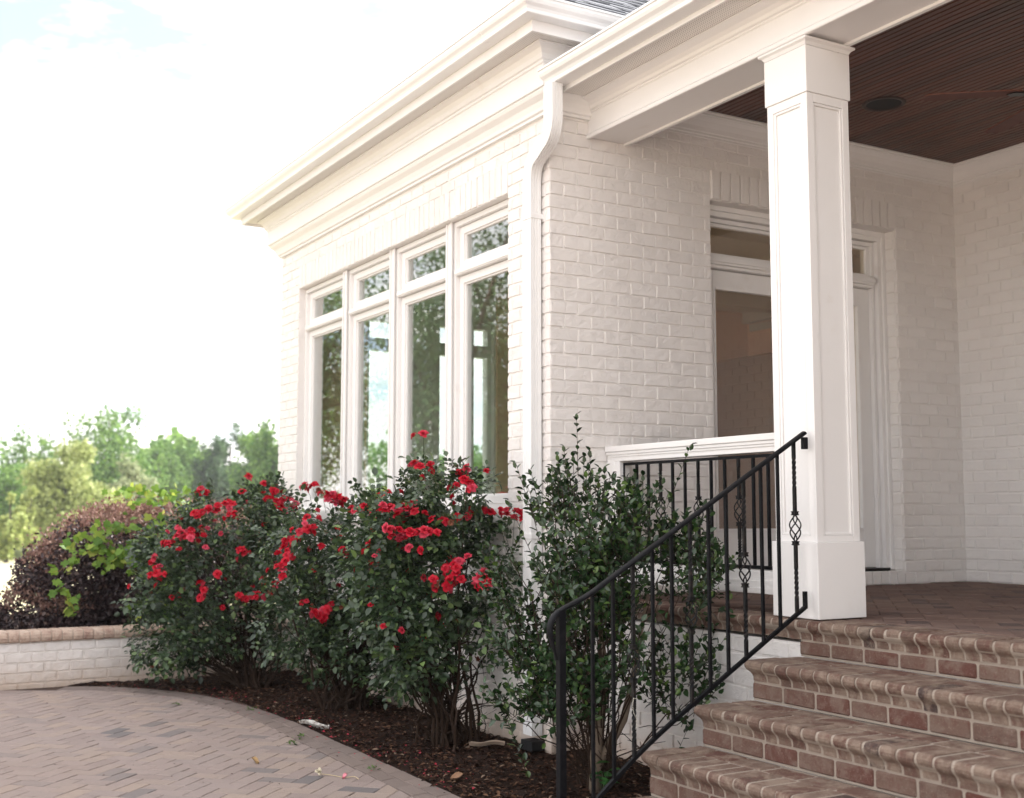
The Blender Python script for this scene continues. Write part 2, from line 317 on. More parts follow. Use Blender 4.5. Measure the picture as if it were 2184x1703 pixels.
# ================================================================ SETTING
GZ=-.90
def gh(x,y):
    d=max(0.,y-8.); d2=max(0.,-x-14.)
    return -.965-.0205*min(d,115)-.004*d2*0 + .35*math.sin(x*.05)*min(1,d/60)
def terrain():
    xs=[-900,-500,-250,-120,-60,-30,-15,-8,0,8,15,30,60,120,250,500,900]; ys=[-900,-400,-150,-60,-25,-12,-4,4,7,10,15,22,32,45,60,80,105,130,170,250,500,900]
    vs=[(x,y,gh(x,y)) for y in ys for x in xs]; n=len(xs)
    mb=MB(); mb.add(vs,[(j*n+i,j*n+i+1,(j+1)*n+i+1,(j+1)*n+i) for j in range(len(ys)-1) for i in range(n-1)])
    tag(mb.build('lawn',M['lawn'],smooth=True),kind='structure')
terrain()
mb=MB(); mb.add([(-34,-60,-.935),(-7.6,-60,-.935),(-7.6,4.3,-.935),(-34,4.3,-.935),(-7.6,-8.7,-.935),(12,-8.7,-.935),(12,-60,-.935)],[(0,1,2,3)]); mb.add([(-7.59,-60,-.935),(12,-60,-.935),(12,-8.71,-.935),(-7.59,-8.71,-.935)],[(0,1,2,3)])
tag(mb.build('driveway',ground('driveway concrete',(.54,.45,.38),(.60,.51,.44),(.46,.38,.32),1.2,12)),kind='structure')
# border of the paving: gently curved edge, bed on its right
EDGE=[(-.96,-2.2),(-.95,-.6),(-.93,.9),(-.92,2.0),(-1.02,2.9),(-1.22,3.55),(-1.62,4.12),(-1.95,4.33)]
def cr(pts,n=8):
    P=[Vector(p) for p in pts]; P=[P[0]*2-P[1]]+P+[P[-1]*2-P[-2]]; o=[]
    for i in range(1,len(P)-2):
        for k in range(n):
            t=k/n; a,b,c,d=P[i-1],P[i],P[i+1],P[i+2]
            o.append(.5*((2*b)+(c-a)*t+(2*a-5*b+4*c-d)*t*t+(3*b-a-3*c+d)*t**3))
    o.append(P[-2]); return o
EC=cr(EDGE,6)
def clip(poly,p,n):     # keep side where (x-p).n<=0
    o=[]
    for i in range(len(poly)):
        a,b=poly[i],poly[(i+1)%len(poly)]; da,db=(a-p).dot(n),(b-p).dot(n)
        if da<=0: o.append(a)
        if (da<0<db) or (db<0<da): o.append(a+(b-a)*(da/(da-db)))
    return o
def offset_line(pts,d):
    o=[]
    for i,p in enumerate(pts):
        t=(pts[min(i+1,len(pts)-1)]-pts[max(i-1,0)]).normalized(); o.append(p+Vector((-t.y,t.x))*d)   # left side
    return o
def paver_poly(mb,poly,z,h,rng,gap=.0013,bev=.0045,mi=None):
    if len(poly)<3: return
    c=sum(poly,Vector((0,0)))/len(poly)
    area=abs(sum(poly[i].x*poly[(i+1)%len(poly)].y-poly[(i+1)%len(poly)].x*poly[i].y for i in range(len(poly))))/2
    if area<.0008: return
    def ins(d):
        return [p+(c-p).normalized()*min(d*1.35,(c-p).length*.6) for p in poly]
    zz=z+rng.uniform(-.0018,.0018); tx,ty=rng.uniform(-.012,.012),rng.uniform(-.012,.012)
    n=len(poly); vs=[(p.x,p.y,zz-h) for p in ins(gap)]+[(p.x,p.y,zz-bev+(p.x-c.x)*tx+(p.y-c.y)*ty) for p in ins(gap)]+[(p.x,p.y,zz+(p.x-c.x)*tx+(p.y-c.y)*ty) for p in ins(gap+bev)]
    fs=[(i,(i+1)%n,n+(i+1)%n,n+i) for i in range(n)]+[(n+i,n+(i+1)%n,2*n+(i+1)%n,2*n+i) for i in range(n)]+[tuple(range(2*n,3*n))]
    mb.add(vs,fs,mi)
def herring(mb,z,h,rng,inside,ang,rad,ctr,W=.1,mi=None):
    ca,sa=math.cos(ang),math.sin(ang); K=int(rad/W)
    for a in range(-K,K):
        for b in range(-K//2,K//2):
            gx,gy=a+2*b,a-2*b
            if abs(gx*W)>rad or abs(gy*W)>rad: continue
            for (x,y,w_,h_) in ((gx,gy,2,1),(gx,gy+1,1,2)):
                q=[Vector((x,y)),Vector((x+w_,y)),Vector((x+w_,y+h_)),Vector((x,y+h_))]
                q=[Vector((ctr[0]+(p.x*ca-p.y*sa)*W,ctr[1]+(p.x*sa+p.y*ca)*W)) for p in q]
                q=inside(q)
                if q: paver_poly(mb,q,z,h,rng,mi=mi)
inner=offset_line(EC,.205)
def nearest(pts,c):
    i=min(range(len(pts)),key=lambda k:(pts[k]-c).length_squared); i0,i1=max(i-1,0),min(i+1,len(pts)-1)
    t=(pts[i1]-pts[i0]).normalized(); return pts[i],Vector((t.y,-t.x))
def patio_inside(q):
    c=sum(q,Vector((0,0)))/4
    if c.x<-7.5 or c.y<-8.6: return None
    if c.y>inner[-1].y-.5 or c.x>-1.6:
        if c.y>-2.2:
            p,n=nearest(inner,c); q=clip(q,p,n)
    if c.y<=-2.2 and c.x>-1.35:
        if c.x>-.95+.3: return None
    q=clip(q,Vector((0,4.40)),Vector((0,1)))
    if c.y<=-2.2: q=clip(q,Vector((-1.165,0)),Vector((1,0)))
    return q if len(q)>=3 else None
rng=random.Random(3)
mb=MB(); mb.box(-7.6,-.95,-8.7,4.40,-.99,GZ-.006,1); herring(mb,GZ,.03,rng,patio_inside,R(45),8.5,(-3.2,-2.0),mi=0)
# two sailor rows as a border following the curve
for d0,d1 in ((.005,.10),(.105,.20)):
    A,B=offset_line(EC,d0),offset_line(EC,d1)
    A=[Vector((A[0].x,-8.6))]+A if False else A
    def resample(P,step):
        o=[P[0]]; acc=0
        for i in range(1,len(P)):
            seg=(P[i]-P[i-1]); l=seg.length; t=step-acc
            while t<=l: o.append(P[i-1]+seg*(t/l)); t+=step
            acc=l-(t-step)
        return o
    n=int(sum((EC[i+1]-EC[i]).length for i in range(len(EC)-1))/.2)
    def at_len(P,f):
        Ls=[0]
        for i in range(len(P)-1): Ls.append(Ls[-1]+(P[i+1]-P[i]).length)
        s=f*Ls[-1]
        for i in range(len(P)-1):
            if s<=Ls[i+1]+1e-9: return P[i].lerp(P[i+1],(s-Ls[i])/max(1e-9,Ls[i+1]-Ls[i]))
        return P[-1]
    sh=0 if d0<.05 else .5
    for k in range(n+1):
        f0,f1=max(0,(k-sh)/n),min(1,(k+1-sh)/n)
        if f1<=f0: continue
        q=[at_len(A,f0),at_len(B,f0),at_len(B,f1),at_len(A,f1)]
        paver_poly(mb,q,GZ+.002,.03,rng,mi=2)
tag(mb.build('paving',[M['paver'],M['sand'],M['paver_b']]),kind='structure')
# planting bed
def bed():
    mb=MB(); nx,ny=46,110; rng=random.Random(8)
    vs=[];
    for j in range(ny+1):
        y=-1.9+6.5*j/ny
        e=nearest(EC,Vector((-1,y)))[0]
        for k in range(2):
            pass
        # x of edge at this y
        xe=-.95
        for a,b in zip(EC[:-1],EC[1:]):
            if (a.y-y)*(b.y-y)<=0 and abs(b.y-a.y)>1e-6: xe=a.x+(b.x-a.x)*(y-a.y)/(b.y-a.y)
        if y>EC[-1].y: xe=EC[-1].x
        for i in range(nx+1):
            x=xe+(.34-xe)*i/nx
            ed=min(1,(x-xe)/.12)
            z=GZ-.012+ed*(.012+.022*mnoise.noise(Vector((x*3,y*3,0)))+.012*mnoise.noise(Vector((x*13,y*13,1))))
            vs.append((x,y,z))
    mb.add(vs,[(j*(nx+1)+i,j*(nx+1)+i+1,(j+1)*(nx+1)+i+1,(j+1)*(nx+1)+i) for j in range(ny) for i in range(nx)])
    tag(mb.build('planting_bed',M['soil'],smooth=True),kind='structure')
    # bark chips
    n=15000; rs=np.random.RandomState(5)
    ys=rs.uniform(-1.85,4.38,n); xs=np.empty(n)
    ye=np.array([p.y for p in EC]); xe=np.array([p.x for p in EC]); x0=np.interp(ys,ye,xe)
    xs=x0+.005+(0.27-x0)*rs.rand(n)
    keep=~((ys>0)&(xs>-.02)); xs,ys=xs[keep],ys[keep]; n=len(xs)
    z=np.array([GZ+.004+.012*mnoise.noise(Vector((x*3,y*3,0))) for x,y in zip(xs,ys)])+rs.uniform(-.004,.012,n)
    a=rs.rand(n)*6.283; D=np.stack([np.cos(a),np.sin(a),rs.normal(0,.22,n)],1); Nn=np.stack([rs.normal(0,.35,n),rs.normal(0,.35,n),np.ones(n)],1)
    tag(leaf_cloud('bark_mulch',M['chip'],None,np.stack([xs,ys,z],1),D,Nn,rs.uniform(.012,.042,n),asp=.42,smooth=False),kind='stuff')
bed()
# ================================================================ HOUSE
house=thing('brick_house',(0,0,0),'white painted brick house with a covered porch, white eaves and four tall windows','house')
BL,CH=.2,.0813
def emit_brick(mb,O,U,Nn,u0,u1,z0,z1,rng,h=.009,det=False,mi=None):
    nx,nz=(4,2) if det else (1,1)
    j=lambda a:rng.uniform(-a,a)
    hh=h+j(.0018); e=.0035
    cor=[(u0+j(.0015),z0+j(.0015)),(u1+j(.0015),z0+j(.0015)),(u1+j(.0015),z1+j(.0015)),(u0+j(.0015),z1+j(.0015))]
    def pt(s,t,ins):
        a=(cor[0][0]*(1-s)+cor[1][0]*s)*(1-t)+(cor[3][0]*(1-s)+cor[2][0]*s)*t
        b=(cor[0][1]*(1-s)+cor[1][1]*s)*(1-t)+(cor[3][1]*(1-s)+cor[2][1]*s)*t
        a+= ins*(1-2*s); b+=ins*(1-2*t)
        return a,b
    def P(a,b,d): return (O[0]+U[0]*a+Nn[0]*d,O[1]+U[1]*a+Nn[1]*d,b)
    base=len(mb.v); vs=[]; idx={}
    for r in range(nz+1):
        for c in range(nx+1):
            a,b=pt(c/nx,r/nz,e); idx[(c,r)]=len(vs); edge=(c in(0,nx) or r in(0,nz))
            vs.append(P(a+(j(.0016) if det else 0),b+(j(.0016) if det else 0),hh+(j(.0014) if det else 0)))
    ring=[(c,0) for c in range(nx)]+[(nx,r) for r in range(nz)]+[(c,nz) for c in range(nx,0,-1)]+[(0,r) for r in range(nz,0,-1)]
    fs=[(idx[(c,r)],idx[(c+1,r)],idx[(c+1,r+1)],idx[(c,r+1)]) for r in range(nz) for c in range(nx)]
    k0=len(vs)
    for (c,r) in ring:
        a,b=pt(c/nx,r/nz,0); vs.append(P(a,b,-.001))
    n=len(ring)
    for i in range(n): fs.append((k0+i,k0+(i+1)%n,idx[ring[(i+1)%n]],idx[ring[i]]))
    mb.add(vs,fs,mi)
def brick_field(mb,O,U,Nn,u_len,z0,z1,openings,seed,det=False,h=.008,zbase=0.,u_start=0.,mi=None,ustag=0):
    rng=random.Random(seed); r0=math.floor((z0-zbase)/CH+1e-6); r1=math.ceil((z1-zbase)/CH)
    for r in range(r0,r1):
        a=max(z0,zbase+r*CH+.005); b=min(z1,zbase+(r+1)*CH-.005)
        if b-a<.02: continue
        wav=.0
        cuts=[(u_start-.5,u_start)]; 
        for (ua,ub,za,zb) in openings:
            if not (zb<=a+.01 or za>=b-.01): cuts.append((ua,ub))
        u=u_start-(((r+ustag)%2)*BL/2)
        while u<u_len:
            segs=[(u+.005,min(u+BL-.005,u_len))]
            for (ca,cb) in cuts:
                ns=[]
                for (s,e) in segs:
                    if cb<=s or ca>=e: ns.append((s,e)); continue
                    if s<ca: ns.append((s,ca))
                    if e>cb: ns.append((cb,e))
                segs=ns
            for (s,e) in segs:
                if e-s>.03: emit_brick(mb,O,U,Nn,s,e,a+rng.uniform(-.001,.001),b+rng.uniform(-.001,.001),rng,h=h,det=det,mi=mi)
            u+=BL
def soldiers(mb,O,U,Nn,u0,u1,z0,z1,seed,h=.018,pitch=.0813,mi=None):
    rng=random.Random(seed); n=round((u1-u0)/pitch); p=(u1-u0)/n
    for i in range(n): emit_brick(mb,O,U,Nn,u0+i*p+.004,u0+(i+1)*p-.004,z0+rng.uniform(-.003,.003),z1,rng,h=h+rng.uniform(-.002,.003),det=True,mi=mi)
# --- window wall (x=0 plane), opening y .50..4.35 z .53..2.565
WO=(.50,4.35,.53,2.565)
mb=MB()
mb.box(0,.24,.2405,WO[0],-.05,2.96); mb.box(0,.24,WO[1],4.84,-.05,2.96); mb.box(0,.24,WO[0],WO[1],-.05,WO[2]-.10); mb.box(0,.24,WO[0],WO[1],WO[3],2.96)
O,U,Nn=(0,4.845),(0,-1),(-1,0)
brick_field(mb,O,U,Nn,4.853,.0,2.95,[(4.845-WO[1],4.845-WO[0],WO[2]-.1,2.775)],11,det=True,h=.0075)
soldiers(mb,O,U,Nn,4.845-WO[1],4.845-WO[0],2.567,2.772,12,h=.009)
mb.build('window_wall',M['pbrick'],house)
mb=MB(); mb.box(-.014,-.001,.0,4.84,-.14,-.05); mb.box(-.028,-.001,-.02,4.86,-.27,-.14); mb.box(0,.24,.2405,4.84,-1.05,-.27)
brick_field(mb,O,U,Nn,4.853,-1.0,-.275,[],13,det=True)
mb.build('foundation_wall',M['pbrick_low'],house)
# --- end wall y=4.84
EW=[(.79,1.16),(1.56,1.88),(1.95,2.20),(2.9,3.8)]
mb=MB(); xs=[.24]+[v for w_ in EW for v in w_]+[9.]
for i in range(0,len(xs),2): mb.box(xs[i],xs[i+1],4.6,4.84,-1.05,2.96)
mb.box(0,.24,4.842,4.846,-1.05,2.94)
for a,b in EW: mb.box(a,b,4.6,4.84,-1.05,.55); mb.box(a,b,4.6,4.84,2.45,2.96)
brick_field(mb,(9,4.84),(-1,0),(0,1),9.005,-.9,2.95,[(9-b,9-a,.55,2.45) for a,b in EW],14)
mb.build('end_wall',M['pbrick'],house)
for a,b in EW:
    mb=MB(); t=.045
    for (x0,x1,z0,z1) in ((a,a+t,.55,2.45),(b-t,b,.55,2.45),(a+t,b-t,.55,.62),(a+t,b-t,2.39,2.45),(a+t,b-t,2.10,2.22)): mb.box(x0,x1,4.66,4.76,z0,z1)
    wf=mb.build('rear_window',M['trim'],house)
    g=MB(); g.box(a+t,b-t,4.70,4.705,.62,2.10); g.box(a+t,b-t,4.70,4.705,2.22,2.39); g.build('pane',M['glass'],wf)
# --- door wall (y=0 plane), opening x 1.25..2.99 z .10..2.575
DO=(1.25,2.99,.10,2.575)
mb=MB()
mb.box(.0,DO[0],.0,.24,-.02,3.2); mb.box(DO[1],3.9,.0,.24,-.02,3.2); mb.box(DO[0],DO[1],0,.24,DO[3],3.2); mb.box(DO[0],DO[1],0,.24,-.02,.085)
O,U,Nn=(0,0),(1,0),(0,-1)
brick_field(mb,O,U,Nn,3.66,.0,2.99,[(DO[0],DO[1],0.,2.775)],21,det=True,ustag=1,u_start=-.008)
soldiers(mb,O,U,Nn,DO[0],DO[1],2.577,2.775,22,h=.024)
soldiers(mb,O,U,Nn,DO[0],DO[1],.004,.096,23,h=.012)
# brick returns of the opening
brick_field(mb,(DO[1],0),(0,1),(-1,0),.085,.10,2.575,[],24,u_start=.0)
mb.build('door_wall',M['pbrick'],house)
# the bit of wall behind the guard and under the porch edge (x=.28 plane, foundation)
mb=MB(); mb.box(.285,.6,-6.9,-.0005,-1.05,-.11); mb.box(.0,.6,.0,.24,-1.05,-.0205)
brick_field(mb,(.285,0),(0,-1),(-1,0),1.80,-1.0,-.115,[],25,det=True,zbase=-.117)
brick_field(mb,(0,0),(1,0),(0,-1),.285,-1.0,-.03,[],26,det=True,u_start=-.008)
mb.build('porch_foundation',M['pbrick_low'],house)
# --- porch back wall
mb=MB(); mb.box(3.65,3.9,-8,0,-.02,3.2)
brick_field(mb,(3.65,0),(0,-1),(-1,0),8.,.0,2.99,[],27)
mb.build('porch_back_wall',M['pbrick'],house)
# main block behind, gable side, far porch end
mb=MB(); mb.box(3.9,9,-8,.24,-1.05,3.2); mb.box(8.8,9,.24,4.6,-1.05,3.2); mb.box(.3,3.65,-8.24,-8,-1.05,3.2); mb.build('rear_block',M['pbrick'],house)
# --- cornice + eaves
CP=[(-.01,2.945),(.03,2.945),(.03,2.962),(.045,2.968),(.05,2.99),(.065,3.02),(.095,3.045),(.105,3.06),(.105,3.068),(.12,3.072),(.12,3.205),(.130,3.212),(.130,3.226),(.142,3.232),(.147,3.26),(.162,3.288),(.185,3.303),(.198,3.306),(.198,3.3165),(-.01,3.3165)]
path=[(8.8,4.84),(0,4.84),(0,0),(.29,0)]
mb=MB(); mb.sweep(CP,path); fix_normals(mb.build('cornice',M['trim'],house,bevel=.0015))
mb=MB(); mb.sweep([(0,3.318),(.300,3.318),(.300,3.345),(0,3.345)],[(8.8,4.84),(0,4.84),(0,0),(.9,0)]); fix_normals(mb.build('soffit',M['soffit'],house))
mb=MB(); mb.sweep([(.300,3.296),(.318,3.296),(.318,3.46),(.300,3.46)],[(8.8,4.84),(0,4.84),(0,0),(.9,0)]); fix_normals(mb.build('fascia',M['trim'],house,bevel=.002))
def gutter_prof(o,z,s=1.0):
    return [(o,z),(o+.078*s,z),(o+.083*s,z+.004),(o+.085*s,z+.022),(o+.094*s,z+.036),(o+.112*s,z+.05),(o+.121*s,z+.066),(o+.123*s,z+.082),(o+.131*s,z+.084),(o+.131*s,z+.096),(o+.118*s,z+.096),(o+.112*s,z+.085),(o+.10*s,z+.06),(o+.08*s,z+.03),(o+.07*s,z+.012),(o+.006*s,z+.012),(o+.006*s,z+.096),(o,z+.096)]
def seam(mb,p,d,o,z):       # raised joint strap on a gutter at xy p running along d
    dd=Vector(d).normalized()*.011; mb.sweep([(a+.002 if a>o+.01 else a,b-.002) for a,b in gutter_prof(o,z)],[tuple(Vector(p)-dd),tuple(Vector(p)+dd)])
mb=MB(); mb.sweep(gutter_prof(.320,3.362),[(8.8,4.84),(0,4.84),(0,0),(.255,0)]); seam(mb,(0,.12),(0,-1),.320,3.362); seam(mb,(0,4.70),(0,-1),.320,3.362)
mb.sweep([(.320,3.364),(.440,3.452),(.320,3.452)],[(.252,0),(.258,0)])
fix_normals(mb.build('eave_gutter',M['gutter'],house))
# porch beam (outer face x=.28) and its eave
BX=.28
mb=MB(); mb.sweep([(-.28,2.842),(0,2.842),(0,2.985),(.008,2.990),(.008,3.0),(.02,3.004),(.028,3.02),(.05,3.036),(.09,3.044),(.11,3.0455),(.11,3.052),(-.28,3.052)],[(BX,-.001),(BX,-8.)])
mb.sweep([(-.012,2.828),(.010,2.828),(.014,2.833),(.014,2.850),(.006,2.858),(.001,2.866),(-.012,2.866)],[(BX,-.001),(BX,-8.)])
mb.sweep([(-.296,2.828),(-.272,2.828),(-.272,2.85),(-.296,2.85)],[(BX,-.001),(BX,-8.)])
mb.sweep([(-.30,2.85),(-.281,2.85),(-.281,3.16),(-.30,3.16)],[(BX,-.001),(BX,-8.)])
fix_normals(mb.build('porch_beam',M['trim'],house))
mb=MB(); mb.sweep([(.10,3.0535),(.280,3.0535),(.280,3.075),(.10,3.075)],[(BX,-.122),(BX,-8.)]); fix_normals(mb.build('porch_soffit',M['soffit'],house))
mb=MB(); mb.sweep([(.281,3.028),(.297,3.028),(.297,3.16),(.281,3.16)],[(BX,-.122),(BX,-8.)]); fix_normals(mb.build('porch_fascia',M['trim'],house,bevel=.002))
mb=MB(); mb.sweep(gutter_prof(.299,3.055,1.15),[(BX,-.128),(BX,-8.)]); mb.sweep([(.299,3.058),(.435,3.148),(.299,3.148)],[(BX,-.126),(BX,-.132)]); fix_normals(mb.build('porch_gutter',M['gutter'],house))
# downspout
def rsec(w_,h_):
    s=[]; 
    for (a,b,n) in (((-w_,-h_),(w_,-h_),4),((w_,-h_),(w_,h_),5),((w_,h_),(-w_,h_),4),((-w_,h_),(-w_,-h_),5)):
        for i in range(n):
            for q,dd in ((0,0),(.32,0),(.40,.0035),(.60,.0035),(.68,0)):
                t=(i+q)/n; x=a[0]+(b[0]-a[0])*t; y=a[1]+(b[1]-a[1])*t; nx=(b[1]-a[1]); ny=-(b[0]-a[0]); l=math.hypot(nx,ny); s.append((x-nx/l*dd,y-ny/l*dd))
    return s
def arc(p0,p1,p2,n=7): return [Vector(p0)*(1-t)**2+Vector(p1)*2*t*(1-t)+Vector(p2)*t*t for t in [i/n for i in range(n+1)]]
mb=MB(); dsx=-.056
pts=[Vector((-.095,-.19,3.054)),Vector((-.095,-.19,2.90))]+arc((-.095,-.19,2.88),(-.092,-.19,2.79),(-.085,-.135,2.745))[1:]+arc((-.070,.045,2.665),(-.060,.118,2.62),(dsx,.122,2.52))+[Vector((dsx,.122,1.0)),Vector((dsx,.122,-.80))]
mb.section(pts,rsec(.036,.050)); ds=fix_normals(mb.build('downspout',M['gutter'],house))
for zz in (2.30,.35): q=MB(); q.box(dsx-.040,-.004,.066,.178,zz,zz+.03); q.build('strap',M['gutter'],ds,bevel=.002)
q=MB(); q.box(dsx-.046,-.004,.060,.184,-.89,-.83); q.build('drain_boot',M['rubber'],ds,bevel=.006)
# --- roofs
def shingles(mb,O,U,Vv,ulen,vlen,clipf,seed):
    rng=random.Random(seed); O,U,Vv=Vector(O),Vector(U).normalized(),Vector(Vv).normalized(); Nn=U.cross(Vv); 
    if Nn.z<0: Nn=-Nn
    rows=int(vlen/.14)
    for r in range(rows):
        u=-rng.uniform(0,.3); v=r*.14; lo,hi=clipf(v)
        while u<ulen:
            w_=rng.uniform(.16,.34); a,b=max(u,lo),min(u+w_-.006,hi)
            if b-a>.01:
                t=rng.uniform(.006,.014)
                p=[O+U*a+Vv*v+Nn*t,O+U*b+Vv*v+Nn*t,O+U*b+Vv*(v+.155)+Nn*.003,O+U*a+Vv*(v+.155)+Nn*.003]
                q=[O+U*a+Vv*v-Nn*.004,O+U*b+Vv*v-Nn*.004]
                mb.add(p+q,[(0,1,2,3),(4,5,1,0)])
            u+=w_
mb=MB(); e=.335; zt=3.462; th=math.tan(R(33)); y0,y1=-e,4.84+e; hw=(y1-y0)/2; rz=zt+hw*th; ym=(y0+y1)/2
mb.add([(-e,y0,zt),(10,y0,zt),(10,ym,rz),(-e+hw,ym,rz),(-e,y1,zt),(10,y1,zt)],[(0,1,2,3),(0,3,4),(4,3,2,5)])
cs,sn=math.cos(R(33)),math.sin(R(33)); vl=hw/cs
shingles(mb,(-e,y0-.02,zt),(1,0,0),(0,cs,sn),6,vl,lambda v:(v*cs,6),1)
shingles(mb,(-e-.02,y1,zt),(0,-1,0),(cs,0,sn),y1-y0,vl,lambda v:(v*cs,(y1-y0)-v*cs),2)
rf=mb.build('wing_roof',M['shingle'],house)
mb=MB(); th2=R(33); zt2=3.163; rl=6.3
mb.add([(-.02,-8.3,zt2),(-.02+rl,-8.3,zt2+rl*math.tan(th2)),(-.02+rl,1.6,zt2+rl*math.tan(th2)),(-.02,-.125,zt2),(.5,.6,zt2+.52*math.tan(th2)),(12,-8.3,zt2+.5),(12,1.6,zt2+.5)],[(0,1,2,4,3),(1,5,6,2)])
shingles(mb,(-.04,-.14,zt2),(0,-1,0),(math.cos(th2),0,math.sin(th2)),8.1,7.4,lambda v:(-min(v*.9,1.4),8.1),3)
mb.build('porch_roof',M['shingle'],house)
# --- ceiling, crown
CZ=3.14
mb=MB(); y=0; rng=random.Random(31); x=.575; 
mb.box(.575,3.66,-8,.0,CZ+.006,CZ+.02)
while x<3.66:
    mb.box(x+.005,x+.042,-8,-.001,CZ,CZ+.0062); x+=.047
mb.build('porch_ceiling',M['ceil'],house)
CR=[(0,2.985),(.014,2.985),(.014,3.0),(.020,3.004),(.020,3.018),(.028,3.022),(.034,3.05),(.055,3.085),(.078,3.105),(.082,3.112),(.090,3.114),(.090,3.126),(.104,3.128),(.104,3.1385),(0,3.1385)]
mb=MB(); mb.sweep(CR,[(.58,-8.),(.58,.0),(3.65,.0),(3.65,-8.)]); fix_normals(mb.build('crown_moulding',M['trim'],house,bevel=.001))
# --- porch floor
rng=random.Random(41)
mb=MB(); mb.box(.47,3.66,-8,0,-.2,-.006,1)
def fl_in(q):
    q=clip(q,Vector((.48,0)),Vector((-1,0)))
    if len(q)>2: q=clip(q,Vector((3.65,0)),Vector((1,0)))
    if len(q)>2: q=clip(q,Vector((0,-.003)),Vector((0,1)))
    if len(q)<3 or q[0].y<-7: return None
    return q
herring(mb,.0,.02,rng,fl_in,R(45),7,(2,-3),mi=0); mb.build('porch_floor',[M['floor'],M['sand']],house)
# --- west windows
def window(y0,y1):
    cx=.10; t=MB()
    zb,zt_=.53,2.56
    # outer frame
    t.box(.055,.20,y0,y0+.035,zb,zt_); t.box(.055,.20,y1-.035,y1,zb,zt_)
    t.box(.055,.20,y0+.035,y1-.035,2.525,zt_); t.box(.055,.20,y0+.035,y1-.035,zb,.565)
    t.box(.048,.19,y0+.035,y1-.035,2.172,2.215)
    t.box(.040,.056,y0+.035,y1-.035,2.180,2.206)
    wn=t.build('window',M['trim'],house,bevel=.003)
    def sash(z0,z1,nm):
        s=MB(); a,b=y0+.035,y1-.035; k=.062
        s.box(.085,.15,a,a+k,z0,z1); s.box(.085,.15,b-k,b,z0,z1); s.box(.085,.15,a+k,b-k,z0,z0+k*.85); s.box(.085,.15,a+k,b-k,z1-k*.85,z1)
        for (p,q,r_,u_) in ((a+k,a+k+.012,z0+k*.85,z1-k*.85),(b-k-.012,b-k,z0+k*.85,z1-k*.85),(a+k+.012,b-k-.012,z0+k*.85,z0+k*.85+.012),(a+k+.012,b-k-.012,z1-k*.85-.012,z1-k*.85)): s.box(.098,.13,p,q,r_,u_)
        s.build(nm,M['trim'],wn,bevel=.0025)
        g=MB(); g.box(.112,.116,a+k+.010,b-k-.010,z0+k*.85+.008,z1-k*.85-.008); g.build('pane',M['glass'],wn)
    sash(2.218,2.522,'transom_sash'); sash(.568,2.168,'casement_sash')
    return wn
WY=[.50,1.41,2.38,3.345,4.35]
for i in range(4):
    a=WY[i]+(.0 if i==0 else .03); b=WY[i+1]-(0 if i==3 else .03)
    window(a+.002,b-.002)
mb=MB()
for yy in WY[1:4]:
    mb.box(.040,.21,yy-.0295,yy+.0295,.53,2.563); mb.box(.030,.0395,yy-.045,yy-.028,.53,2.563); mb.box(.030,.0395,yy+.028,yy+.045,.53,2.563)
mb.build('window_mullion',M['trim'],house,bevel=.002)
mb=MB(); mb.box(-.045,.22,.50,4.35,.435,.528); mb.build('window_sill',M['pbrick'],house,bevel=.006)
# --- french doors
fr=MB()
X0,X1=DO[0],DO[1]
for (o,d0,d1) in ((.0,.085,.24),(.035,.10,.24),(.075,.135,.24)):
    w_=.036 if o<.07 else .03
    ol=o*.22; fr.box(X0+ol,X0+ol+(.01 if o<.07 else w_),d0,d1,.10,2.575-o); fr.box(X1-o-w_,X1-o,d0,d1,.10,2.575-o)
    fr.box(X0+ol+(.01 if o<.07 else w_),X1-o-w_,d0,d1,2.575-o-w_,2.575-o)
fr.box(X0+.046,X1-.105,.10,.24,2.175,2.235); fr.box(X0+.046,X1-.105,.088,.10,2.190,2.222); fr.box(X0+.046,X1-.105,.12,.24,2.155,2.175)
df=fr.build('door_frame',M['trim'],house,bevel=.003)
q=MB(); q.box(X0+.04,X1-.04,.09,.24,.086,.112); q.build('threshold',M['bronze'],df,bevel=.003)
xm=(X0+X1)/2
for a,b in ((X0+.047,xm-.012),(xm+.012,X1-.106)):     # transom lights
    s=MB(); s.box(a,a+.035,.15,.19,2.236,2.468); s.box(b-.035,b,.15,.19,2.236,2.468); s.box(a+.035,b-.035,.15,.19,2.236,2.262); s.box(a+.035,b-.035,.15,.19,2.445,2.468)
    s.build('transom_sash',M['trim'],df,bevel=.002); g=MB(); g.box(a+.033,b-.033,.168,.172,2.26,2.447); g.build('pane',M['glass_d'],df)
fr=MB(); fr.box(xm-.0115,xm+.0115,.14,.22,2.236,2.468); fr.build('transom_mullion',M['trim'],df)
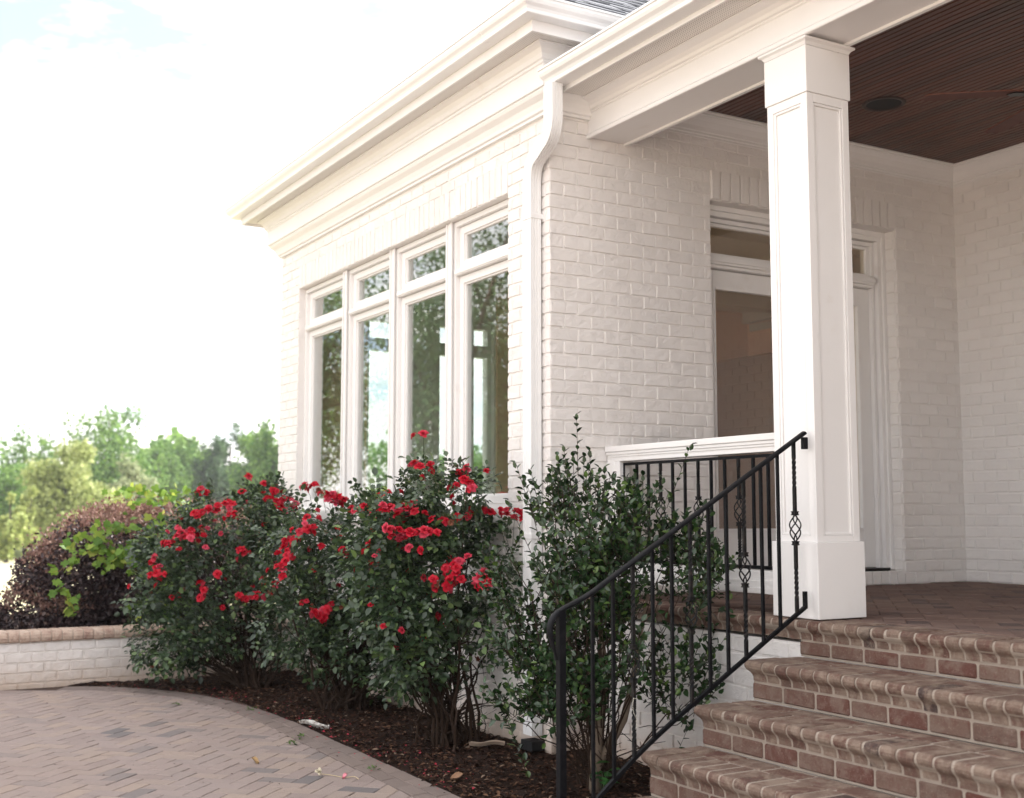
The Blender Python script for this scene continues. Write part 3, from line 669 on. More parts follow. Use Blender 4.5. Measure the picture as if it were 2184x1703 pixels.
for i,(a,b) in enumerate(((X0+.048,xm-.002),(xm+.002,X1-.108))):
    d=MB(); k=.105; y0_,y1_=.165,.21; z0_,z1_=.116,2.150
    d.box(a,a+k,y0_,y1_,z0_,z1_); d.box(b-k,b,y0_,y1_,z0_,z1_); d.box(a+k,b-k,y0_,y1_,z0_,z0_+.265); d.box(a+k,b-k,y0_,y1_,z1_-.115,z1_)
    for (p,q_,r_,u_) in ((a+k,a+k+.018,z0_+.265,z1_-.115),(b-k-.018,b-k,z0_+.265,z1_-.115),(a+k+.018,b-k-.018,z0_+.265,z0_+.283),(a+k+.018,b-k-.018,z1_-.133,z1_-.115)): d.box(p,q_,y0_-.008,y1_-.01,r_,u_)
    dr=d.build('french_door',M['trim'],house,bevel=.003)
    g=MB(); g.box(a+k+.016,b-k-.016,.186,.190,z0_+.28,z1_-.13); g.build('pane',M['glass_d'],dr)
    h=MB(); hx=(b-.05) if i==0 else (a+.05); h.tube([(hx,y0_-.05,1.02),(hx+(-.09 if i==0 else .09),y0_-.05,1.02)],.009,8); h.tube([(hx,y0_,1.02),(hx,y0_-.05,1.02)],.009,8); h.box(hx-.02,hx+.02,y0_-.008,y0_-.0005,.90,1.14); h.build('handle',M['bronze'],dr,bevel=.002)
# --- interior
mb=MB(); mb.box(.24,8.8,.24,4.6,-.05,.0); mb.build('room_floor',M['room_f'],house)
mb=MB(); mb.box(.24,8.8,.24,4.6,2.84,2.9)
for yy in (1.2,2.4,3.6): mb.box(.3,8.7,yy,yy+.18,2.70,2.84)
for xx in (1.9,3.7,5.5,7.2): mb.box(xx,xx+.18,.3,4.55,2.715,2.84)
mb.build('room_ceiling',M['room_w'],house)
mb=MB(); mb.box(.24,.26,.26,.49,.0,2.84); mb.box(3.0,8.8,.24,.27,0,2.84); mb.box(8.77,8.8,.27,4.6,0,2.84); mb.box(5.6,5.75,.27,1.7,0,2.84); mb.box(5.6,5.75,3.0,4.6,0,2.84); mb.box(5.6,5.75,1.7,3.0,2.3,2.84)
mb.box(.26,.78,4.57,4.598,0,2.84); mb.box(3.82,5.6,4.57,4.598,0,2.84); mb.box(2.22,2.89,4.57,4.598,0,2.84)
mb.build('room_wall',M['room'],house)
mb=MB()
for (p,q_) in ((1.62,1.74),(2.96,3.08)): mb.box(5.57,5.6,p,q_,0,2.38)
mb.box(5.56,5.6,1.60,3.10,2.28,2.42); mb.box(.27,8.7,.27,.30,2.6,2.72) if False else None
mb.box(4.4,5.5,4.52,4.57,.85,1.0); mb.box(5.56,5.6,.28,1.55,.8,.92); mb.box(5.56,5.6,3.12,4.5,.8,.92); mb.box(5.56,5.6,.28,1.62,2.62,2.7); mb.box(5.56,5.6,3.08,4.5,2.62,2.7)
mb.build('door_casing',M['room_w'],house)
mb=MB(); mb.box(4.9,5.5,3.3,4.5,0,2.2); mb.box(7.6,8.7,1.2,3.4,0,2.1); mb.build('cabinet',M['brown'],house,bevel=.01)
# ================================================================ PORCH COLUMN
cx,cy=.440,-1.745
colm=thing('porch_column',(cx,cy,0),'square white panelled porch column with a plain base, standing at the top of the brick steps','column')
mb=MB(); mb.box(cx-.155,cx+.155,cy-.155,cy+.155,.0045,.365); mb.build('plinth',M['trim'],colm,bevel=.003)
mb=MB(); H0,H1=.3655,2.555; a=.127; mb.box(cx-a,cx+a,cy-a,cy+a,H0,H1)
sw=.042
for s in (-1,1):
    for t_ in (-1,1):
        mb.box(cx+s*.1402-(.0 if s<0 else sw),cx+s*.1402+(sw if s<0 else .0),cy+t_*.1402,cy+t_*(.127),H0,H1)
        mb.box(cx+s*.1402,cx+s*.127,cy+t_*.1269,cy+t_*(.1402-sw),H0,H1)
for s in (-1,1):
    for (z0_,z1_) in ((H0,H0+.03),(H1-.045,H1)):
        mb.box(cx-.098,cx+.098,cy+s*.1398,cy+s*.1268,z0_,z1_); mb.box(cx+s*.1398,cx+s*.1268,cy-.098,cy+.098,z0_,z1_)
mb.build('shaft',M['trim'],colm,bevel=.0015)
mb=MB(); pm=.014
for s in (-1,1):
    z0_,z1_=H0+.03,H1-.045
    for t_ in (-1,1):
        mb.box(cx+t_*.098,cx+t_*(.098-pm),cy+s*.1365,cy+s*.1268,z0_,z1_); mb.box(cx+s*.1365,cx+s*.1268,cy+t_*.098,cy+t_*(.098-pm),z0_,z1_)
    for (p,q_) in ((z0_,z0_+pm),(z1_-pm,z1_)):
        mb.box(cx-.098+pm,cx+.098-pm,cy+s*.1365,cy+s*.1268,p,q_); mb.box(cx+s*.1365,cx+s*.1268,cy-.098+pm,cy+.098-pm,p,q_)
mb.build('panel_moulding',M['trim'],colm,bevel=.004)
mb=MB(); mb.box(cx-.148,cx+.148,cy-.148,cy+.148,2.5555,2.790)
prof=[(.147,2.7905),(.150,2.797),(.156,2.807),(.166,2.813),(.170,2.815),(.170,2.8265),(.147,2.8265)]
k=len(prof); vs=[]
for (sx,sy) in ((-1,-1),(1,-1),(1,1),(-1,1)):
    for (o,z) in prof: vs.append((cx+sx*o,cy+sy*o,z))
mb.add(vs,[(i*k+j,((i+1)%4)*k+j,((i+1)%4)*k+(j+1)%k,i*k+(j+1)%k) for i in range(4) for j in range(k)])
fix_normals(mb.build('capital',M['trim'],colm,bevel=.0015))
# ================================================================ GUARD RAIL between column and wall
gd=thing('porch_guard',(.44,-.8,0),'white framed porch guard with a black iron panel between the column and brick wall','railing')
gx=.44; yA,yB=-.012,cy+.1545
mb=MB(); mb.box(gx-.058,gx+.058,yA,yB+.013,.873,.908); mb.build('cap_rail',M['trim'],gd,bevel=.004)
mb=MB(); mb.box(gx-.038,gx+.038,yA,yB,.815,.8725); mb.box(gx-.050,gx+.050,yA,yB,.855,.8727); mb.box(gx-.044,gx+.044,yA-.02,yB,.841,.8551)
mb.box(gx-.038,gx+.038,yA,yA-.10,.21,.815); mb.box(gx-.044,gx+.044,yA,yA-.075,.21,.8145); mb.box(gx-.038,gx+.038,yA-.1001,yA-.13,.21,.8149)
mb.box(gx-.038,gx+.038,yB+.0,yB+.03,.21,.8149); mb.build('frame',M['trim'],gd,bevel=.003)
mb=MB(); mb.box(gx-.040,gx+.040,yA,yB,.160,.2095); mb.box(gx-.050,gx+.050,yA,yB,.125,.1598); mb.box(gx-.058,gx+.058,yA,yB,.094,.1248); mb.build('bottom_rail',M['trim'],gd,bevel=.003)
iy0,iy1=yA-.14,yB+.03
mb=MB(); mb.box(gx-.008,gx+.008,iy1,iy0,.790,.806); mb.box(gx-.008,gx+.008,iy1,iy0,.2135,.232); mb.box(gx-.012,gx-.004,iy0,iy0+.022,.715,.806); mb.build('iron_bar',M['iron'],gd,bevel=.0015)
def twist_bar(mb,x,y,z0,z1,h,turns,n,mi=None):
    m=max(2,int(n)); sec=[(-h,-h),(h,-h),(h,h),(-h,h)]; vs=[]
    for i in range(m+1):
        t=i/m; a=turns*2*math.pi*t; z=z0+(z1-z0)*t
        for (u,v) in sec: vs.append((x+u*math.cos(a)-v*math.sin(a),y+u*math.sin(a)+v*math.cos(a),z))
    fs=[(i*4+j,i*4+(j+1)%4,(i+1)*4+(j+1)%4,(i+1)*4+j) for i in range(m) for j in range(4)]+[(3,2,1,0),(m*4,m*4+1,m*4+2,m*4+3)]
    mb.add(vs,fs,mi)
def baluster(mb,x,y,z0,z1,h=.0072): mb.box(x-h,x+h,y-h,y+h,z0,z1)
def basket_baluster(x,y,z0,z1,zc,parent,has_basket=True,h=.0072,m=None):
    mb=MB(); L_=z1-z0; bh=.060
    if has_basket:
        def seg(a,b):   # plain - twist - plain
            l=b-a; baluster(mb,x,y,a,a+l*.22,h); twist_bar(mb,x,y,a+l*.22,a+l*.66,h,1.5,40); baluster(mb,x,y,a+l*.66,b,h)
        def segr(a,b):
            l=b-a; baluster(mb,x,y,a,a+l*.34,h); twist_bar(mb,x,y,a+l*.34,a+l*.78,h,1.5,40); baluster(mb,x,y,a+l*.78,b,h)
        seg(z0,zc-bh-.02); segr(zc+bh+.02,z1)
        for zz in (zc-bh-.02,zc+bh):
            mb.box(x-.0115,x+.0115,y-.0115,y+.0115,zz,zz+.02); mb.box(x-.0135,x+.0135,y-.0135,y+.0135,zz+.001,zz+.005); mb.box(x-.0135,x+.0135,y-.0135,y+.0135,zz+.015,zz+.019)
    else:
        l=z1-z0; baluster(mb,x,y,z0,z0+l*.12,h); twist_bar(mb,x,y,z0+l*.12,z0+l*.88,h,3.5,90); baluster(mb,x,y,z0+l*.88,z1,h)
    b_=mb.build('twisted_baluster',m or M['iron2'],parent)
    if has_basket:
        q=MB()
        for k_ in range(4):
            pts=[]
            for i in range(15):
                t=i/14; rr_=.004+.024*math.sin(math.pi*t)**.8; a_=k_*math.pi/2+math.pi*1.1*t; pts.append((x+rr_*math.cos(a_),y+rr_*math.sin(a_),zc-bh+2*bh*t))
            q.tube(pts,.0035,6)
        q.build('basket',m or M['iron2'],b_,smooth=True)
GY=[-.265,-.379,-.496,-.609,-.722,-.838,-.950,-1.063,-1.175,-1.290,-1.403,-1.505]
for i,yy in enumerate(GY):
    if i in (2,5,8): basket_baluster(gx,yy,.232,.790,.515,gd)
    else:
        mb=MB(); baluster(mb,gx,yy,.2325,.7895); mb.build('baluster',M['iron'],gd,bevel=.001)
# ================================================================ BRICK STEPS
RX=[.27,-.027,-.326,-.62,-.918]; TZ=[0.,-.172,-.352,-.53,-.712]; BOT=[-.172,-.352,-.53,-.712,GZ]
YE,YS=-1.782,-6.9
steps=thing('brick_steps',(-.3,-4,GZ),'flight of red brick steps with rounded brick nosings rising to the porch','steps')
OG=[(0,.0),(.010,.0),(.023,-.002),(.031,-.010),(.0345,-.022),(.032,-.034),(.024,-.045),(.013,-.054),(.006,-.063),(.002,-.075),(.001,-.092)]  # overhang o, dz
def nosing_brick(mb,rx,z,ya,yb,rng,depth=.20,end=False,mi=0):
    # ya>yb ; brick profile extruded in y
    j=lambda a:rng.uniform(-a,a); dz=j(.0030); do=j(.0035); e=.0035
    prof=[(rx+depth-.04,z+dz)]+[(rx-o+ (do if o>.01 else 0),z+dz+d) for (o,d) in OG]+[(rx+depth-.04,z+dz-.092)]
    k=len(prof)
    if not end:
        cxp=rx+.06; czp=z-.05; vs=[]
        for (yy,s) in ((ya,.965),(ya-e,1),(yb+e,1),(yb,.965)):
            for (px_,pz_) in prof: vs.append((cxp+(px_-cxp)*(1-(1-s)*.9),yy+j(.0008),czp+(pz_-czp)*s))
        fs=[(i*k+q,i*k+(q+1)%k,(i+1)*k+(q+1)%k,(i+1)*k+q) for i in range(3) for q in range(k)]+[tuple(range(k)),tuple(range(3*k,4*k))[::-1]]
        mb.add(vs,fs,mi)
    else:     # end piece wraps round the corner (towards +y)
        vs=[]; n=0; ys0=yb
        for (o,d) in OG:
            c=.018+o*.35
            ring=[(rx-o,ys0),(rx-o,YE+o-c),(rx-o+c*.3,YE+o-c*.3),(rx-o+c,YE+o),(rx+depth-.04,YE+o),(rx+depth-.04,ys0)]
            n=len(ring); vs+=[(a,b,z+d+dz) for a,b in ring]
        m_=len(OG); fs=[(i*n+q,i*n+(q+1)%n,(i+1)*n+(q+1)%n,(i+1)*n+q) for i in range(m_-1) for q in range(n)]+[tuple(range(n))[::-1],tuple(range((m_-1)*n,m_*n))]
        mb.add(vs,fs,mi)
def box_brick(mb,x0,x1,y0,y1,z0,z1,rng,mi,e=.005,r=.0022):
    j=lambda:rng.uniform(-r,r); cx_,cy_,cz_=(x0+x1)/2,(y0+y1)/2,(z0+z1)/2
    if x0>x1:x0,x1=x1,x0
    if y0>y1:y0,y1=y1,y0
    vs=[]; 
    # chamfered box: 24 verts
    def c(sx,sy,sz,ax):
        X=(x1 if sx>0 else x0)-(sx*e if ax!=0 else 0); Y=(y1 if sy>0 else y0)-(sy*e if ax!=1 else 0); Z=(z1 if sz>0 else z0)-(sz*e if ax!=2 else 0)
        return (X+j()*.6,Y+j()*.6,Z+j()*.6)
    S=[(sx,sy,sz) for sx in(-1,1) for sy in(-1,1) for sz in(-1,1)]; ix={}
    for s in S:
        for ax in range(3): ix[(s,ax)]=len(vs); vs.append(c(*s,ax))
    fs=[]
    for ax in range(3):
        o1,o2=[(1,2),(2,0),(0,1)][ax]
        for sg in(-1,1):
            loop=[]
            for a,b in((-1,-1),(1,-1),(1,1),(-1,1)):
                s=[0,0,0]; s[ax]=sg; s[o1]=a; s[o2]=b; loop.append(ix[(tuple(s),ax)])
            fs.append(tuple(loop if sg>0 else loop[::-1]))
    for ax in range(3):   # edges parallel to ax
        o1,o2=[(1,2),(2,0),(0,1)][ax]
        for a in(-1,1):
            for b in(-1,1):
                s0=[0,0,0]; s1=[0,0,0]; s0[ax]=-1; s1[ax]=1; s0[o1]=s1[o1]=a; s0[o2]=s1[o2]=b; s0,s1=tuple(s0),tuple(s1)
                f=(ix[(s0,o1)],ix[(s1,o1)],ix[(s1,o2)],ix[(s0,o2)]); fs.append(f if a*b<0 else f[::-1])
    for s in S: f=(ix[(s,0)],ix[(s,1)],ix[(s,2)]); fs.append(f if s[0]*s[1]*s[2]>0 else f[::-1])
    mb.add(vs,fs,mi)
for k_,(rx,tz,bz) in enumerate(zip(RX,TZ,BOT)):
    rng=random.Random(100+k_)
    mb=MB(); y=YE-.095; far=YS
    nosing_brick(mb,rx,tz,0,y,rng,end=True) if k_>0 else None
    ystart=y-.010 if k_>0 else -.01
    yy=ystart
    while yy>far:
        w_=.068+rng.uniform(-.006,.006)
        # mortar between
        nosing_brick(mb,rx,tz,yy,yy-w_,rng,mi=0)
        yy-=w_+rng.uniform(.009,.014)
    # mortar core following the profile, slightly inset
    core=[(rx+.158,tz-.003)]+[(rx-o*.95+.0032,tz-.0028+d*.985) for (o,d) in OG]+[(rx+.158,tz-.10)]
    kk=len(core); ya=(YE-.06 if k_>0 else -.006); vs=[(a,ya,b) for a,b in core]+[(a,far,b) for a,b in core]
    mb.add(vs,[(i,(i+1)%kk,kk+(i+1)%kk,kk+i) for i in range(kk)]+[tuple(range(kk)),tuple(range(kk,2*kk))[::-1]],1)
    if k_>0:   # second row of bricks behind the nosing, laid lengthwise
        x0,x1=rx+.170,RX[k_-1]+.004; mb.box(x0-.02,x1+.01,far,YE+.002,tz-.03,tz-.004,1); yy=YE-.0
        first=True
        while yy>far:
            l=.19 if not first else .11; first=False
            box_brick(mb,x0,x1-.012,yy-l,yy,tz-.03,tz+rng.uniform(-.002,.001),rng,0); yy-=l+.012
    else:
        x0=rx+.170; mb.box(x0-.02,.48,far,-.002,-.03,-.006,1)
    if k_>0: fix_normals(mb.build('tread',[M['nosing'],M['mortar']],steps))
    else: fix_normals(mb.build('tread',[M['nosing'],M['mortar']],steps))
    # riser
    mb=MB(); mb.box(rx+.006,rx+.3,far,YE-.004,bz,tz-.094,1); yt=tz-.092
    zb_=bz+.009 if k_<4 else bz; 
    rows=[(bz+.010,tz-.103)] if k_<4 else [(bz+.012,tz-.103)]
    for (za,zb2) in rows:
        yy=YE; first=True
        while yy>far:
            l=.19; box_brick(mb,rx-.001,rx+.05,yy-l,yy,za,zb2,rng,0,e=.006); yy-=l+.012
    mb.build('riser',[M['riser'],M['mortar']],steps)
# ================================================================ STAIR RAILING
YR=-1.845
rail=thing('stair_railing',(-1.11,YR,GZ),'black wrought iron stair railing with twisted balusters, sloping down beside the brick steps','railing')
def ztop(x): return .880-.583*(.266-x) if x>-.95 else (.880-.583*(.266+.95))-.47*(-.95-x)
tp=[(.270,YR,.882)]+[(x,YR,ztop(x)) for x in (.0,-.4,-.8,-.95,-1.03)]+[(-1.085,YR,.112),(-1.125,YR,.092),(-1.150,YR,.068),(-1.163,YR,.035),(-1.160,YR,.0),(-1.150,YR,-.04),(-1.138,YR,-.075),(-1.134,YR,-.10)]
mb=MB(); sec=[(-.017,-.005),(-.017,.003),(-.013,.008),(-.005,.010),(.005,.010),(.013,.008),(.017,.003),(.017,-.005),(.008,-.009),(-.008,-.009)]
# smooth the path
tpv=cr([Vector(p) for p in tp],5) if False else [Vector(p) for p in tp]
def cr3(P,n):
    P=[P[0]*2-P[1]]+P+[P[-1]*2-P[-2]]; o=[]
    for i in range(1,len(P)-2):
        for k in range(n):
            t=k/n; a,b,c,d=P[i-1],P[i],P[i+1],P[i+2]; o.append(.5*((2*b)+(c-a)*t+(2*a-5*b+4*c-d)*t*t+(3*b-a-3*c+d)*t**3))
    o.append(P[-2]); return o
tpv=cr3(tpv,4)
vs=[]; kk=len(sec); n=len(tpv)
for i,p in enumerate(tpv):
    d=(tpv[min(i+1,n-1)]-tpv[max(i-1,0)]).normalized(); a=Vector((0,1,0)); b=a.cross(d); 
    s=1.0 if i<n-14 else max(.5,1-.5*(i-(n-14))/8)
    for (u,v) in sec: vs.append(p+a*u*s-b*v*s*(-1))
mb.add(vs,[(i*kk+j,i*kk+(j+1)%kk,(i+1)*kk+(j+1)%kk,(i+1)*kk+j) for i in range(n-1) for j in range(kk)]+[tuple(range(kk)),tuple(range((n-1)*kk,n*kk))[::-1]])
fix_normals(mb.build('handrail',M['iron'],rail))
mb=MB(); bp=[(.252,YR,.062),(-.087,YR,-.135),(-.546,YR,-.404),(-.76,YR,-.545),(-.905,YR,-.655),(-1.02,YR,-.745),(-1.10,YR,-.80)]
mb.section(cr3([Vector(p) for p in bp],4),[(-.0085,-.0085),(.0085,-.0085),(.0085,.0085),(-.0085,.0085)],Vector((0,1,0)))
mb.box(.243,.2605,YR-.0085,YR+.0085,.055,.135)
fix_normals(mb.build('bottom_bar',M['iron'],rail,bevel=.001))
mb=MB(); mb.box(-1.126,-1.094,YR-.016,YR+.016,GZ,.105); mb.box(-1.15,-1.07,YR-.04,YR+.04,GZ+.001,GZ+.014); mb.build('post',M['iron'],rail,bevel=.002)
mb=MB(); mb.box(.257,.284,YR-.011,YR+.011,.805,.862); mb.build('wall_bracket',M['iron'],rail,bevel=.002)
def zbot(x):
    for a,b in zip(bp[:-1],bp[1:]):
        if b[0]<=x<=a[0]: return a[2]+(b[2]-a[2])*(x-a[0])/(b[0]-a[0])
    return bp[-1][2]
for i in range(12):
    x=.200-.1048*i; zt_=ztop(x)-.008; zb_=zbot(x)+.006
    if i in (0,3,6,9): basket_baluster(x,YR,zb_,zt_,[.431,.244,.056,-.138][i//3],rail)
    else: mb=MB(); baluster(mb,x,YR,zb_,zt_,.0068); mb.build('baluster',M['iron'],rail,bevel=.001)
x9=.200-.1048*9
mb=MB(); mb.tube([(x9-.008,YR-.009,-.28),(x9-.022,YR-.02,-.31),(x9-.016,YR-.02,-.34),(x9+.004,YR-.014,-.37),(x9-.002,YR-.016,-.41)],.0012,5); mb.tube([(x9-.009,YR-.0095,-.282),(x9+.009,YR-.0098,-.284),(x9+.0098,YR+.009,-.285)],.0015,5)
tag(mb.build('string',mat('white string',(.6,.57,.5),.8,.2)[0]),'short frayed white string tied round a lower baluster of the stair railing','string')
# ================================================================ CEILING FAN + SPEAKER
fc=(1.666,-2.34,2.65)
fan=thing('ceiling_fan',(fc[0],fc[1],CZ),'dark bronze ceiling fan with brown wooden blades under the porch ceiling','ceiling fan')
mb=MB(); mb.lathe([(.001,.49),(.075,.49),(.07,.455),(.03,.43),(.016,.42),(.016,.17),(.05,.16),(.10,.145),(.125,.11),(.13,.06),(.12,.03),(.09,.01),(.06,.0),(.055,-.05),(.04,-.07),(.001,-.072)],fc,28); fix_normals(mb.build('motor',M['bronze'],fan,smooth=True))
for k_ in range(5):
    a=R(68+72*k_); ca,sa=math.cos(a),math.sin(a); pt=R(-4)
    def T(r_,s,z): s2=s*math.cos(pt); z2=z+s*math.sin(pt); return (fc[0]+ca*r_-sa*s2,fc[1]+sa*r_+ca*s2,fc[2]+.02+z2)
    mb=MB(); out_=[(.22,-.040),(.30,-.052),(.5,-.060),(.64,-.062),(.69,-.05),(.70,-.02),(.70,.02),(.69,.05),(.64,.062),(.5,.060),(.30,.052),(.22,.040)]
    n=len(out_); mb.add([T(r_,s,.004) for r_,s in out_]+[T(r_,s,-.004) for r_,s in out_],[tuple(range(n)),tuple(range(n,2*n))[::-1]]+[(i,n+i,n+(i+1)%n,(i+1)%n) for i in range(n)])
    bl=fix_normals(mb.build('blade',M['blade'],fan))
    mb=MB(); mb.add([T(.08,-.02,-.006),T(.26,-.035,-.006),T(.29,0,-.006),T(.26,.035,-.006),T(.08,.02,-.006),T(.08,-.02,-.016),T(.26,-.035,-.012),T(.29,0,-.012),T(.26,.035,-.012),T(.08,.02,-.016)],[(0,1,2,3,4),(9,8,7,6,5)]+[(i,5+i,5+(i+1)%5,(i+1)%5) for i in range(5)])
    fix_normals(mb.build('blade_bracket',M['bronze'],bl))
spk=thing('ceiling_speaker',(2.06,-.78,CZ),'round dark speaker grille set flush in the brown beadboard porch ceiling','speaker')
mb=MB(); mb.lathe([(.108,-.001),(.112,-.008),(.128,-.010),(.136,-.006),(.138,-.0008)],(2.06,-.78,CZ),40); fix_normals(mb.build('trim_ring',mat('speaker ring',(.05,.035,.03),.5,.4)[0],spk,smooth=True))
mb=MB(); mb.lathe([(.002,-.0045),(.112,-.0045),(.112,-.001),(.002,-.001)],(2.06,-.78,CZ),40); mb.build('grille',mat('speaker grille',(.012,.012,.012),.7,.3)[0],spk)
# ================================================================ PLANTER WALL
pw=thing('planter_wall',(-2.2,4.5,GZ),'low white painted brick planter wall with a rounded tan brick coping','wall')
mb=MB(); mb.box(-7.5,-.002,4.43,4.62,-1.2,-.535); brick_field(mb,(-7.5,4.43),(1,0),(0,-1),7.48,-.96,-.54,[],51,det=True,zbase=-.945); mb.build('wall',M['pbrick_low'],pw)
mb=MB(); rng=random.Random(52); x=-7.5
pr=[(4.40,-.538),(4.385,-.525),(4.380,-.50),(4.388,-.475),(4.405,-.458),(4.43,-.450),(4.62,-.450),(4.655,-.46),(4.665,-.50),(4.65,-.538)]
while x<-.08:
    dz=rng.uniform(-.002,.002); vs=[]
    for xx,s in ((x+.003,.97),(x+.008,1),(x+.074,1),(x+.079,.97)):
        for (a,b) in pr: vs.append((xx,4.52+(a-4.52)*s,-.50+(b+.50)*s+dz))
    k=len(pr); mb.add(vs,[(i*k+q,i*k+(q+1)%k,(i+1)*k+(q+1)%k,(i+1)*k+q) for i in range(3) for q in range(k)]+[tuple(range(k)),tuple(range(3*k,4*k))[::-1]],0)
    x+=.0825
vs=[]
for xx in (-7.5,-.004):
    for (a,b) in pr: vs.append((xx,4.52+(a-4.52)*.955,-.50+(b+.50)*.93))
mb.add(vs,[(q,(q+1)%k,k+(q+1)%k,k+q) for q in range(k)]+[tuple(range(k)),tuple(range(k,2*k))[::-1]],1)
fix_normals(mb.build('coping',[M['coping'],M['mortar']],pw))
mb=MB(); mb.box(-7.5,1.5,4.62,8.2,-1.1,-.60); tag(mb.build('planter_soil',M['soil']),kind='structure')
CAN={'r1':[[-0.966,3.665,-0.027,0.629,0.572,0.4],[-1.349,3.792,-0.041,0.265,0.284,0.4],[-0.799,3.609,0.447,0.423,0.231,0.4],[-0.587,3.539,0.562,0.232,0.193,0.4],[-1.027,3.685,-0.421,0.342,0.304,0.4],[-0.641,3.557,-0.391,0.306,0.268,0.4],[-1.217,3.748,0.221,0.228,0.19,0.4],[-0.434,3.488,0.062,0.309,0.464,0.4],[-1.268,3.765,-0.528,0.264,0.207,0.4],[-1.484,3.836,-0.152,0.169,0.188,0.4],[-0.426,3.486,-0.395,0.231,0.269,0.4]],'r2':[[-0.471,2.171,0.045,0.409,0.444,0.4],[-0.663,2.25,0.385,0.239,0.205,0.4],[-0.255,2.082,0.384,0.275,0.199,0.4],[-0.686,2.259,-0.188,0.237,0.271,0.4],[-0.341,2.117,-0.427,0.306,0.238,0.4],[-0.782,2.299,0.081,0.17,0.272,0.4],[-0.526,2.194,-0.525,0.203,0.169,0.4],[-0.127,2.029,0.179,0.258,0.326,0.4],[-0.091,2.015,-0.296,0.205,0.308,0.4],[-0.151,2.039,-0.598,0.238,0.204,0.4],[-0.807,2.31,-0.287,0.169,0.203,0.4]],'r3':[[-0.403,0.647,0.082,0.364,0.35,0.4],[-0.534,0.715,0.372,0.181,0.152,0.4],[-0.497,0.696,0.649,0.088,0.141,0.4],[-0.288,0.588,0.343,0.205,0.146,0.4],[-0.608,0.753,-0.09,0.232,0.261,0.4],[-0.504,0.699,-0.348,0.232,0.174,0.4],[-0.17,0.527,0.11,0.175,0.263,0.4],[-0.25,0.568,0.634,0.103,0.088,0.4],[-0.092,0.487,0.255,0.132,0.146,0.4],[-0.713,0.808,0.17,0.175,0.291,0.4],[-0.144,0.513,-0.207,0.131,0.175,0.4],[-0.715,0.809,0.401,0.146,0.146,0.4]],'cam':[[-0.272,-0.869,0.32,0.317,0.207,0.38],[-0.414,-0.773,0.126,0.268,0.244,0.38],[-0.009,-1.045,0.417,0.183,0.146,0.38],[-0.112,-0.976,0.175,0.267,0.194,0.38],[-0.352,-0.815,0.514,0.147,0.098,0.38],[-0.536,-0.691,-0.139,0.158,0.292,0.38],[-0.315,-0.84,-0.185,0.242,0.242,0.38],[-0.494,-0.719,0.441,0.122,0.122,0.38],[0.088,-1.111,0.128,0.145,0.194,0.38],[-0.095,-0.988,-0.207,0.169,0.217,0.38],[0.064,-1.095,-0.229,0.132,0.193,0.38],[-0.576,-0.664,0.125,0.122,0.195,0.38],[-0.597,-0.651,-0.426,0.109,0.145,0.38],[0.081,-1.106,-0.465,0.108,0.144,0.38],[-0.416,-0.772,-0.471,0.169,0.121,0.38]]}
